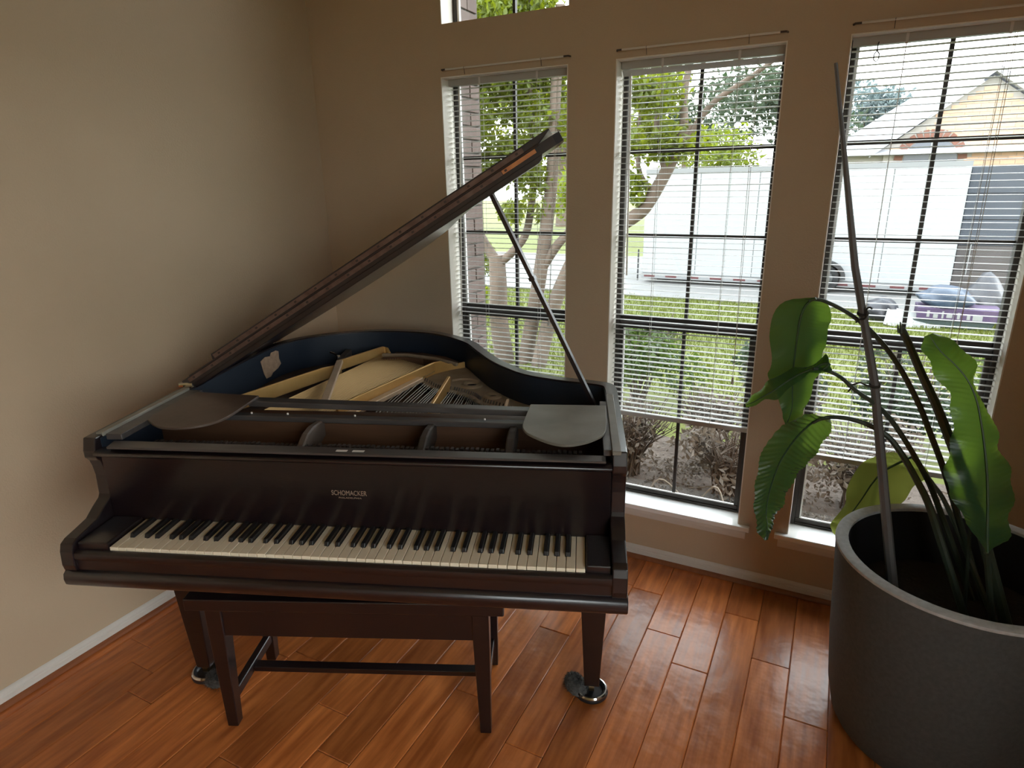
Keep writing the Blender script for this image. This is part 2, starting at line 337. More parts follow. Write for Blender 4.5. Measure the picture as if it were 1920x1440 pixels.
def slatmesh(L):
    rows = []
    for j in range(5):
        t = -1 + j/2; rows.append([(-L/2, t*.0125, .0022*(1-t*t)), (L/2, t*.0125, .0022*(1-t*t))])
    return MB().grid(rows).mesh('slat', SLAT, smooth=True, recalc=False)
def blind(x0, x1, zb, label, cord, wand, seed):
    r = random.Random(seed); xc = (x0+x1)/2; L = x1-x0-.014; yb = 1.7325
    e = tag(empty('window_blind', (xc, yb, 2.04)), label, 'blind', 'white mini blinds in the three tall windows')
    def part(nm, mb, m, **k):
        return ob(nm, mb, m, e, **k)
    Z = lambda z: z-2.04
    part('headrail', MB().prism([(-.0135,Z(2.013)),(-.0135,Z(2.041)),(-.012,Z(2.0415)),(-.012,Z(2.0155)),(.012,Z(2.0155)),(.012,Z(2.0415)),(.0135,Z(2.041)),(.0135,Z(2.013))], 'x', -L/2, L/2), HEADR)
    sm = slatmesh(L); z = 2.000; k = 0
    while z > zb+.018:
        s = ob('slat', sm, parent=e); s.location = (r.uniform(-.001,.001), 0, Z(z)); s.rotation_euler = (math.radians(r.gauss(-3,1.2)), r.gauss(0,.0012), 0)
        if k == 0 and seed == 2: s.rotation_euler[0] = math.radians(-48)
        z -= .0213; k += 1
    part('bottom_rail', MB().prism([(-.0125,Z(zb-.011)),(-.0135,Z(zb)),(-.010,Z(zb+.007)),(.010,Z(zb+.007)),(.0135,Z(zb)),(.0125,Z(zb-.011))], 'x', -L/2, L/2), SLAT, smooth=True)
    for f in (.27,.74):
        x = -L/2 + f*L
        for y in (-.0138,.0138): part('ladder_cord', MB().tube([(x, y, Z(2.015)), (x, y, Z(zb))], .0008, 4), CORD)
        part('rail_clip', MB().bx(x-.004, x+.004, -.0150, -.0137, Z(2.008), Z(2.043)), CORD)
    if cord:
        xa, za, xb_, zc = cord
        for d in (-.0025,.0025): part('lift_cord', MB().tube([(xa+d-xc, -.0175, Z(za)), ((xa+xb_)/2-xc+d*1.4, -.019, Z((za+zc)/2)), (xb_-xc, -.0185, Z(zc))], .0009, 4), CORD)
        part('tassel', MB().lathe([(.002,.012),(.004,.006),(.0062,-.016),(.003,-.018)], 10, (xb_-xc, -.0185, Z(zc)-.01)), CORD, smooth=True)
    if wand:
        xa, za, xb_, zc = wand
        part('tilt_wand', MB().tube([(xa-xc, -.0180, Z(za)), (xb_-xc, -.0200, Z(zc))], .0032, 6), WAND, smooth=True)
        part('wand_hook', MB().tube([(xa-xc, -.0140, Z(za+.012)), (xa-xc, -.019, Z(za+.006)), (xa-xc, -.0180, Z(za-.004))], .0016, 5), CORD)
    return e
blind(.0107, .585, .655, 'white mini blind in the narrow window beside the plain corner, partly behind the piano lid', (.525,2.012,.487,1.04), (.074,2.00,.040,1.03), 1)
blind(.774, 1.357, .655, 'white mini blind in the middle window above the bare lower glass', (1.266,2.012,1.277,.87), (.820,1.985,.832,1.25), 2)
blind(1.5412, 2.113, .590, 'white mini blind in the window behind the potted plant', (1.975,2.012,1.980,1.08), None, 3)
_w3 = [o for o in COL.objects if o.name.startswith('window_blind')][-1]
ob('wand_hook', MB().tube([(-.205,-.014,-.02),(-.207,-.02,-.03),(-.207,-.02,-.045)], .0018, 5).tube([(-.207,-.02,-.045),(-.214,-.02,-.055),(-.214,-.02,-.07),(-.207,-.02,-.078),(-.200,-.02,-.07),(-.200,-.02,-.055),(-.207,-.02,-.045)], .0018, 5), SCREW, _w3)
for x0, x1, nm in ((.027,.591,'thin cream curtain rod above the window nearest the corner'), (.782,1.351,'thin cream curtain rod above the middle window'), (1.549,2.12,'thin cream curtain rod above the window behind the plant')):
    xc = (x0+x1)/2; e = tag(empty('curtain_rod', (xc, 1.655, 2.068)), nm, 'curtain rod', 'thin rods above the three windows'); h = (x1-x0)/2
    ob('rod', MB().tube([(-h+.018,0,0),(h-.018,0,0)], .0036, 8), ROD, e, smooth=True)
    for s in (-1,1): ob('rod_bracket', MB().tube([(s*(h-.019),0,0),(s*h,0,0),(s*(h+.004),.0145,0)], .0034, 6), RODEND, e, smooth=True)
    for s in (-.62,.60): ob('hanging_hook', MB().tube([(s*h,.001,.004),(s*h,-.0045,0),(s*h,.001,-.004),(s*h,.006,-.024)], .0011, 5), RODEND, e)

# ------------------------------------------------------------------ grand piano (local frame: x along the keys, y into the case)
PIANO = tag(empty('grand_piano', (0,0,0), 0.362), 'dark mahogany grand piano with raised lid standing in front of the windows', 'piano')
def pp(name, mb, m, parent=PIANO, **kw): return ob(name, mb, m, parent, **kw)
OUT = [(1.32,.15),(1.32,.58)] + [tuple(p) for p in crom([(1.32,.60),(1.3185,.645),(1.311,.684),(1.288,.709),(1.244,.729),(1.147,.761),(1.037,.816),(.9585,.899),(.893,.992),(.826,1.12),(.753,1.261),(.64,1.382),(.53,1.453),(.405,1.481),(.285,1.4845),(.154,1.45),(.05,1.389),(-.04,1.312),(-.10,1.20),(-.118,1.09),(-.124,.95)], 5)] + [(-.124,.6),(-.124,.15)]
INN = offset(OUT, .036)
pp('rim', MB().ring(OUT, INN, .625, .98), BLACKWOOD, smooth=True)
INN2 = offset(OUT, .0365); INN3 = offset(OUT, .039)
pp('inner_rim_tint', MB().ring(INN2, INN3, .84, .974), INNER, smooth=True)  # thin ring carrying the sky reflection colour
ARM = [(.134,.981),(.124,.947),(.124,.927),(.136,.914),(.142,.895),(.146,.866),(.144,.835),(.143,.811),(.137,.802),(.11,.787),(.081,.768),(.041,.761),(.003,.755),(-.014,.747),(-.021,.728),(-.024,.69),(-.02,.672),(.17,.672),(.17,.981)]
for x0, x1 in ((-.124,-.088),(1.284,1.32)):
    pp('arm', MB().prism(ARM, 'x', x0, x1), BLACKWOOD, bevel=.003, seg=2)
pp('key_bed', MB().prism([(-.014,.624),(-.025,.634),(-.028,.650),(-.025,.664),(-.014,.672),(.62,.672),(.62,.624)], 'x', -.127, 1.323), BLACKWOOD, bevel=.002, smooth=True)
pp('key_slip', MB().prism([(-.002,.672),(-.012,.672),(-.012,.700),(-.0175,.703),(-.020,.712),(-.0175,.722),(-.010,.7265),(-.002,.7265)], 'x', -.088, 1.284), BLACKWOOD, smooth=True)
for x0, x1 in ((-.0875,-.003),(1.2232,1.2835)):
    pp('key_block', MB().bx(x0, x1, -.001, .139, .672, .746), BLACKWOOD, bevel=.004, seg=2)
WK = .0235
names = [('ABCDEFG')[i % 7] for i in range(52)]
boff = {'C':-.0028, 'D':.0028, 'F':-.0034, 'G':0.0, 'A':.0034}
blacks = []
for i in range(51):
    if names[i] in boff: blacks.append((i, (i+1)*WK + boff[names[i]]))
bl = {i: c for i, c in blacks}
white_cache = {}
for i in range(52):
    x0, x1 = 0, 0
    lc = bl.get(i-1); rc = bl.get(i)
    a = (lc + .0066 - i*WK) if lc else None; b = (rc - .0066 - i*WK) if rc else None
    key = (a and round(a,4), b and round(b,4))
    if key not in white_cache:
        w = WK - .0016; poly = [(0.0005,0),(w+.0005,0)]
        poly += [(w+.0005,.0505),(b,.0505),(b,.15)] if b is not None else [(w+.0005,.15)]
        poly += [(a,.15),(a,.0505),(.0005,.0505)] if a is not None else [(.0005,.15)]
        white_cache[key] = MB().prism(poly, 'z', .7135, .735).mesh('white_key', IVORY, bevel=.0009)
    o = ob('white_key', white_cache[key], parent=PIANO); o.location = (i*WK, 0, rnd.uniform(-.0006,.0004))
bm_ = MB().prism([(.0505,.722),(.0505,.7365),(.0545,.7448),(.15,.7448),(.15,.722)], 'x', -.0054, .0054).mesh('black_key', EBONY, bevel=.0012, seg=2)
for i, c in blacks:
    o = ob('black_key', bm_, parent=PIANO); o.location = (c, 0, 0)
FALL = pp('fallboard', MB().prism([(.141,.7365),(.139,.742),(.139,.928),(.132,.932),(.118,.934),(.112,.939),(.113,.945),(.122,.948),(.155,.948),(.155,.7365)], 'x', -.0875, 1.2835), BLACKWOOD, smooth=True, bevel=.001)
def text(name, s, size, loc, width=None):
    c = bpy.data.curves.new(name, 'FONT'); c.body = s; c.size = size; c.extrude = .0002; c.align_x = 'CENTER'
    c.space_character = 1.0
    o = bpy.data.objects.new(name, c); COL.objects.link(o); c.materials.append(LETTER)
    bpy.context.view_layer.update()
    if width: o.scale = (width / max(o.dimensions.x, 1e-6),)*1 + (1, 1)
    me = bpy.data.meshes.new_from_object(o.evaluated_get(bpy.context.evaluated_depsgraph_get())); me.name = name
    for v in me.vertices: v.co.x *= o.scale[0]
    bpy.data.objects.remove(o); q = ob(name, me, parent=FALL); q.rotation_euler = (math.pi/2, 0, 0); q.location = loc; return q
text('maker_lettering', 'SCHOMACKER', .0200, (.600,.1386,.834), .096)
text('small_lettering', 'PHILADELPHIA', .0062, (.602,.1386,.8245), .062)
RAIL = pp('front_rail', MB().prism([(-.062,.166),(-.052,.122),(1.268,.119),(1.268,.156),(-.03,.168)], 'z', .9545, .961), DUSTSHEEN, bevel=.0015)
for x0, x1 in ((.577,.607),(.621,.652)):
    pp('paper_label', MB().bx(x0, x1, .135, .146, .9608, .9614), WHITEP, RAIL)
pp('case_floor', MB().bx(-.088, 1.284, .16, .40, .80, .812), FELT)
pp('pin_block', MB().bx(-.086, 1.282, .39, .47, .812, .947), BROWNWOOD, bevel=.002)
hm = MB().bx(-.0045, .0045, 0, .115, .886, .895).bx(-.004,.004,.02,.035,.895,.932).mesh('hammer', HAMW)
for i in range(88):
    o = ob('hammer', hm, parent=PIANO); o.location = (.005 + i*.0138, .215, rnd.uniform(-.002,.002))
DUSTY = mat('dusty_bracket', (0.10,0.075,0.06), 0.6)
BRK = [(.178,.85),(.180,.936),(.198,.943),(.215,.930),(.235,.934),(.27,.952),(.31,.958),(.385,.952),(.385,.90),(.30,.88),(.24,.85)]
for x, m_ in ((.425,DUSTY),(.765,GREYDUST),(1.005,GREYDUST)):
    pp('action_bracket', MB().prism(BRK, 'x', x, x+.022), m_, bevel=.004)
pp('music_desk_back_rail', MB().prism([(.172,.456),(1.062,.419),(1.064,.457),(.174,.500)], 'z', .961, .979), DUSTSHEEN, bevel=.003, seg=2)
DR = pp('music_desk_front_rail', MB().prism([(.125,.374),(1.050,.357),(1.050,.388),(.125,.404)], 'z', .946, .9625), DUSTSHEEN, bevel=.002)
for x in (.215,.33,.54,.93):
    pp('felt_pin', MB().lathe([(.003,0),(.003,.004),(.001,.005)], 8, (x, .400-.0175*(x-.125)-.004, .9625)), WHITEP, DR)
SHL = [(-.036,.30),(-.026,.262),(.0074,.2338),(.0464,.2117),(.0968,.2068),(.1423,.2217),(.1736,.2482),(.1925,.29),(.1955,.3687),(.193,.490),(-.030,.516),(-.037,.44)]
SHR = [(1.278,.459),(1.0565,.457),(1.050,.34),(1.0485,.28),(1.0599,.2403),(1.0832,.2105),(1.1267,.1722),(1.1675,.1577),(1.2073,.172),(1.2411,.2007),(1.2683,.2461),(1.2765,.3325)]
for P, lab in ((SHL, 'worn brownish half-round shelf, weaker light in its colour'), (SHR, 'worn half-round shelf with sky sheen in its grey colour')):
    o = pp('music_shelf', MB().prism([tuple(q) for q in crom(P[2:-2],4)] + P[-2:] + P[:2] if P is SHL else P[:2] + [tuple(q) for q in crom(P[2:],4)], 'z', .9792, .987), SHELFB if P is SHL else SHELF, bevel=.0015); o['label'] = lab
for x0, x1, y0, y1 in ((-.087,-.040,.17,.56),(1.262,1.283,.15,.52)):
    pp('shelf_runner', MB().bx(x0, x1, y0, y1, .962, .9785), DUSTSHEEN, bevel=.001)
for x0, x1, y0, y1 in ((-.106,-.085,.16,.56),(1.2825,1.3045,.125,.566)):
    pp('rim_ledge', MB().bx(x0, x1, y0, y1, .975, .9865), SHELF, bevel=.0015)
stk = pp('paper_sticker', MB().prism([(.0,.890),(-.006,.915),(-.012,.945),(.02,.955),(.055,.950),(.065,.962),(.10,.963),(.118,.955),(.116,.925),(.126,.900),(.10,.886),(.06,.878),(.045,.866),(.012,.866)], 'x', 0, .0012), STICKER)
stk.location = (-.0800, 1.04, 0); stk.rotation_euler = (0, 0, -math.atan2(.0145,.125))
# --- plate, soundboard, strings
pp('soundboard', MB().prism(offset(OUT, .040)[1:-1] , 'z', .838, .846), SOUND)
tre = [(1.283,.48)] + [p for p in offset(OUT, .0395)[2:] if p[1] > .5 and p[0] > .70]
tre = tre + [(.672,1.245),(.60,1.19),(.552,1.062),(.60,.985),(.657,.932),(.72,.908),(.80,.852),(.842,.785),(.93,.72),(1.05,.63),(1.12,.56),(1.16,.48)]
PL = pp('cast_iron_plate', MB().prism(tre, 'z', .848, .872), PLATE, bevel=.003)
for c, r, h in (((.788,.985),.044,.018),((.887,.856),.035,.013)):
    pp('plate_opening_ring', MB().lathe([(r,.8715),(r-.003,.878),(r-.012,.8815),(r-.017,.879),(h+.004,.8785),(h,.876),(h,.872)], 28, (c[0],c[1],0), cap=False), PLATE, PL, smooth=True)
    pp('plate_hole_shade', MB().lathe([(h+.001,.8722),(h+.001,.8732)], 24, (c[0],c[1],0)), FELT, PL)  # dark disc standing for the shade in the hole
pp('plate_ridge', MB().tube(crom([(.70,1.04,.872),(.735,1.048,.876),(.775,1.045,.876),(.81,1.03,.874)],4), .008, 6), PLATE, PL, smooth=True)
hp = MB()
for k in range(46):
    t = k/45; q = crom([(.565,1.07),(.66,.95),(.73,.925),(.81,.868),(.86,.80),(.95,.735),(1.10,.61)], 8); a = q[int(t*(len(q)-1))]
    hp.tube([(a[0],a[1],.872),(a[0]+.004,a[1]+.004,.884)], .0022, 5)
tag(pp('hitch_pins', hp, SCREW, PL), kind='stuff')
pp('bridge_felt', MB().tube([(p[0]-.012,p[1]-.03,.872) for p in crom([(.575,1.05),(.66,.93),(.73,.905),(.81,.848),(.86,.78),(.95,.715)],5)], .008, 6, flat=.8), FELT)
pp('tail_plate', MB().prism([(.33,1.30),(.37,1.405),(.50,1.395),(.62,1.33),(.70,1.245),(.66,1.21),(.52,1.30),(.40,1.31)], 'z', .848, .893), BROWNWOOD, bevel=.004)
pp('tail_bar', MB().tube([(.335,1.31,.903),(.45,1.315,.902),(.58,1.27,.900),(.69,1.195,.896)], .008, 6), PLATE, smooth=True)
ns = 34
for i in range(ns):
    t = i/(ns-1); a = (.105+.33*t, .50+.03*t, .890); b = (.315+.30*t, 1.385-.23*t, .884)
    pp('string', MB().tube([a, b], .0031 - .0011*t, 5), COPPER)
for i in range(48):
    t = i/47; x = .475 + .62*t; b = crom([(.555,1.055),(.66,.93),(.73,.905),(.81,.848),(.86,.78),(.95,.715),(1.10,.60)], 10)[int(t*59)]
    pp('string', MB().tube([(x+.03*(1-t), .47, .884), (b[0]-.006, b[1]-.006, .880)], .0011, 3), STEEL)
def rib(name, pts, w, zb, m, top=None):
    c = [(p[0],p[1]) for p in pts]; Lp = offset(c, w/2); Rp = offset(c, -w/2); n = len(pts); b = MB()
    vs = []
    for i in range(n): vs += [(*Lp[i], zb), (*Rp[i], zb), (*Rp[i], pts[i][2]), (*Lp[i], pts[i][2])]
    fs = [(4*i+j, 4*i+(j+1)%4, 4*i+4+(j+1)%4, 4*i+4+j) for i in range(n-1) for j in range(4)] + [(3,2,1,0), tuple(4*n-4+j for j in range(4))]
    o = pp(name, b.add(vs, fs), m, bevel=.002); return o
rib('plate_strut', [(.016,.685,.920),(.10,.876,.921),(.172,1.04,.920),(.203,1.11,.912),(.215,1.125,.885)], .011, .868, GOLD)
rib('plate_strut', [(.199,1.15,.921),(.26,1.28,.921),(.315,1.392,.921),(.333,1.39,.915),(.352,1.36,.900)], .013, .878, GOLD)
rib('plate_strut', [(.345,.60,.9215),(.335,.66,.9215),(.202,1.15,.9225)], .027, .909, GOLDPALE)
rib('plate_nose', [(.200,1.16,.920),(.186,1.24,.922),(.170,1.345,.918)], .026, .868, GREYDUST)
rib('plate_strut', [(.398,.60,.920),(.419,.654,.920),(.52,.918,.921),(.604,1.134,.921),(.628,1.165,.919),(.655,1.195,.899),(.69,1.222,.893),(.715,1.238,.897)], .011, .868, GOLD)
rib('plate_flange', [(.436,.60,.893),(.455,.66,.893),(.565,.98,.893),(.578,1.02,.893)], .030, .876, GOLDPALE)
rib('plate_strut', [(.712,.60,.918),(.709,.80,.919),(.706,.952,.919)], .012, .868, GOLD)
rib('plate_strut', [(.738,.46,.905),(.737,.60,.905)], .024, .868, GOLDPALE)
rib('plate_strut', [(.964,.46,.917),(.960,.705,.917)], .011, .868, GOLDPALE)
rib('plate_strut', [(.420,.46,.905),(.470,.585,.905)], .024, .868, GOLDPALE)
pp('wing_nut', MB().tube([(.172,1.205,.926),(.150,1.215,.934),(.135,1.22,.936)], .004, 6).tube([(.182,1.19,.915),(.182,1.19,.932)], .007, 8), CHROME, smooth=True)
# --- lid (hinged along the spine)
TH = math.atan2(.756, 1.265)
LID_X = [(p[0]+.155, p[1]) for p in offset(OUT, -.022)[3:-4]]
LID = pp('lid', MB().prism([(.02,.60),(1.474,.60)] + LID_X + [(.02,1.12)], 'z', -.050, -.0215), BLACKWOOD, bevel=.004, seg=2)
LID.location = (-.165, 0, 1.002); LID.rotation_euler = (0, -TH, 0)
pp('lid_flap', MB().prism([(.165,-.0205),(.172,0),(1.474,0),(1.478,-.004),(1.434,-.0205)], 'y', .600, .86), BLACKWOOD, LID, bevel=.0015)
pp('lid_front_batten', MB().prism([(.035,-.0495),(.035,-.062),(.05,-.066),(1.405,-.066),(1.420,-.060),(1.427,-.0495)], 'y', .600, .635), BLACKWOOD, LID, bevel=.0015)
for n0, n1, s0, s1 in ((-.018,-.0045,.178,1.385),(-.0385,-.0255,.045,1.30)):
    h = pp('lid_hinge_leaf', MB().bx(s0, s1, .5988, .6008, n0, n1), HINGE, LID)
    b = MB(); k = int((s1-s0)/.083)
    for i in range(k+1):
        b.bx(s0+.02+i*.083, s0+.028+i*.083, .5978, .6, (n0+n1)/2-.003, (n0+n1)/2+.003)
    tag(pp('hinge_screws', b, SCREW, LID), kind='stuff')
pp('hinge_knuckle', MB().tube([(.06,.5985,-.0218),(1.43,.5985,-.0218)], .0034, 8), SCREW, LID, smooth=True)
pp('bare_wood_strip', MB().bx(1.302, 1.415, .5986, .6006, -.038, -.0265), BAREWOOD, LID)
for y in (.66,.98,1.2):
    pp('lid_butt_hinge', MB().bx(-.132,-.100,y,y+.06,.9795,.983).tube([(-.132,y,.985),(-.132,y+.06,.985)], .006, 8), CHROME)
pp('lid_corner_catch', MB().tube([(-.138,.585,.986),(-.10,.60,.984)], .007, 8).bx(-.115,-.088,.575,.605,.9795,.984), CHROME)
PR = pp('lid_prop', MB().prism([(-.011,-.006),(.011,-.006),(.011,.006),(-.011,.006)], 'z', 0, 1), BLACKWOOD)
_a = Vector((1.272,.575,.895)); _b = Vector((.932,.635,1.583)); _d = _b - _a
PR.matrix_local = Matrix.Translation(_a) @ _d.to_track_quat('Z','Y').to_matrix().to_4x4() @ Matrix.Diagonal((1,1,_d.length,1))
pp('prop_catch', MB().bx(-.014,.014,-.009,.009,.635,.650), BLACKWOOD, PR)
# --- legs
def leg(x, y):
    vs = []
    for z, h in ((.624,.054),(.60,.054),(.595,.050),(.046,.0238)):
        vs += [(x-h,y-h,z),(x+h,y-h,z),(x+h,y+h,z),(x-h,y+h,z)]
    fs = [(4*i+j, 4*i+(j+1)%4, 4*i+4+(j+1)%4, 4*i+4+j) for i in range(3) for j in range(4)] + [(3,2,1,0),(12,13,14,15)]
    o = pp('leg', MB().add(vs, fs), BLACKWOOD, bevel=.002)
    pp('caster', MB().lathe([(.012,.050),(.014,.044),(.010,.038)], 12, (x,y,0)).tube([(x-.009,y,.031),(x+.009,y,.031)], .018, 16), BRASS, o, smooth=True)
LEGS = [(-.068,.365),(1.255,.395),(.36,1.14)]
for p in LEGS: leg(*p)

RZ = Matrix.Rotation(.362, 4, 'Z')
# ------------------------------------------------------------------ caster cups and fuzzy pads under the front legs
def cup(x, y, label):
    p = RZ @ Vector((x, y, 0)); e = tag(empty('caster_cup', p), label, 'caster cup', 'caster cups under the piano legs')
    ob('cup_body', MB().lathe([(.046,.0005),(.054,.004),(.055,.012),(.053,.018),(.047,.0225),(.041,.020),(.036,.0115),(.001,.0115)], 36), RUBBER, e, smooth=True)
    ob('chrome_ring', MB().lathe([(.0535,.0155),(.0540,.0190),(.0500,.0235),(.0465,.0240),(.0460,.0215),(.0535,.0155)], 36, cap=False), CHROME, e, smooth=True)
    return e
cup(*LEGS[1], 'black caster cup with chrome ring under the piano leg nearest the planter')
cup(*LEGS[0], 'black caster cup with chrome ring under the piano leg nearest the plain wall')
cup(*LEGS[2], 'black caster cup under the rear piano leg at the tail')
def fuzz(x, y, a, label, sx, sy, sz):
    p = RZ @ Vector((x, y, 0)); b = MB(); r2 = random.Random(3)
    for i in range(8):
        th = math.pi*i/7
        b.v += [(0,0,0)] * 0
    b.lathe([(.2*sx,.0008),(.75*sx,.003),(sx,.4*sz),(.8*sx,.8*sz),(.4*sx,sz),(.02*sx,1.02*sz)], 20)
    b.v = [(vx, vy*sy/sx, vz) for vx, vy, vz in b.v]
    o = tag(ob('fuzzy_pad', b, FUZZ, smooth=True), label, 'furniture pad', 'fuzzy pads beside the piano legs'); o.location = p; o.rotation_euler = (0,0,.362+a)
    f = MB()
    for i in range(1500):
        u = r2.uniform(0, 6.283); q = r2.uniform(0.15, 1); cx, cy = math.cos(u)*q, math.sin(u)*q
        bz = sz*math.sqrt(max(0, 1-q*q))*.95+.002; d = Vector((cx+r2.gauss(0,.5), cy+r2.gauss(0,.5), 1-q+.3+r2.gauss(0,.3))).normalized()*r2.uniform(.006,.012)
        s0 = Vector((cx*sx, cy*sy, bz)); e = s0+d; e.z = max(e.z, .002)
        w = Vector((r2.gauss(0,1), r2.gauss(0,1), r2.gauss(0,1))).normalized()*.0011
        f.add([s0-w, s0+w, e], [(0,1,2)])
    tag(ob('fuzz_fibres', f, FUZZ, o, recalc=False), kind='stuff')
fuzz(1.204,.412,.35,'grey fuzzy pad pushed against the caster cup in the open floor', .036,.056,.034)
fuzz(-.020,.330,.9,'dark grey fuzzy pad against the caster cup near the plain wall', .036,.050,.032)

# ------------------------------------------------------------------ bench
_o = RZ @ Vector((.115,.152,0))
BENCH = tag(empty('piano_bench', _o, .362+.055), 'dark wooden piano bench pushed under the keyboard with tapered legs and stretchers', 'bench')
def bb(name, mb, **kw): return ob(name, mb, BLACKWOOD, BENCH, **kw)
bb('seat', MB().bx(-.045,.884,-.022,.352,.447,.487), bevel=.004, seg=2)
bb('apron', MB().bx(.035,.805,.006,.024,.342,.4465), bevel=.001)
bb('apron', MB().bx(.035,.805,.306,.324,.342,.4465), bevel=.001)
bb('apron', MB().bx(.008,.026,.035,.295,.342,.4465), bevel=.001)
bb('apron', MB().bx(.813,.831,.035,.295,.342,.4465), bevel=.001)
for sx in (0,1):
    for sy in (0,1):
        X = lambda t: t if sx == 0 else .838 - t
        Y = lambda t: t if sy == 0 else .330 - t
        vs = []
        for z, a, b in ((.4465,0,.049),(.342,0,.048),(0.0005,.004,.037)):
            vs += [(X(a),Y(a),z),(X(b),Y(a),z),(X(b),Y(b),z),(X(a),Y(b),z)]
        fs = [(4*i+j, 4*i+(j+1)%4, 4*i+4+(j+1)%4, 4*i+4+j) for i in range(2) for j in range(4)] + [(3,2,1,0),(8,9,10,11)]
        bb('leg', MB().add(vs, fs), bevel=.002)
for x0 in (.012,.800): bb('side_stretcher', MB().bx(x0, x0+.024, .036, .294, .082, .116), bevel=.002)
bb('long_stretcher', MB().bx(.037,.801,.146,.180,.084,.103), bevel=.002)
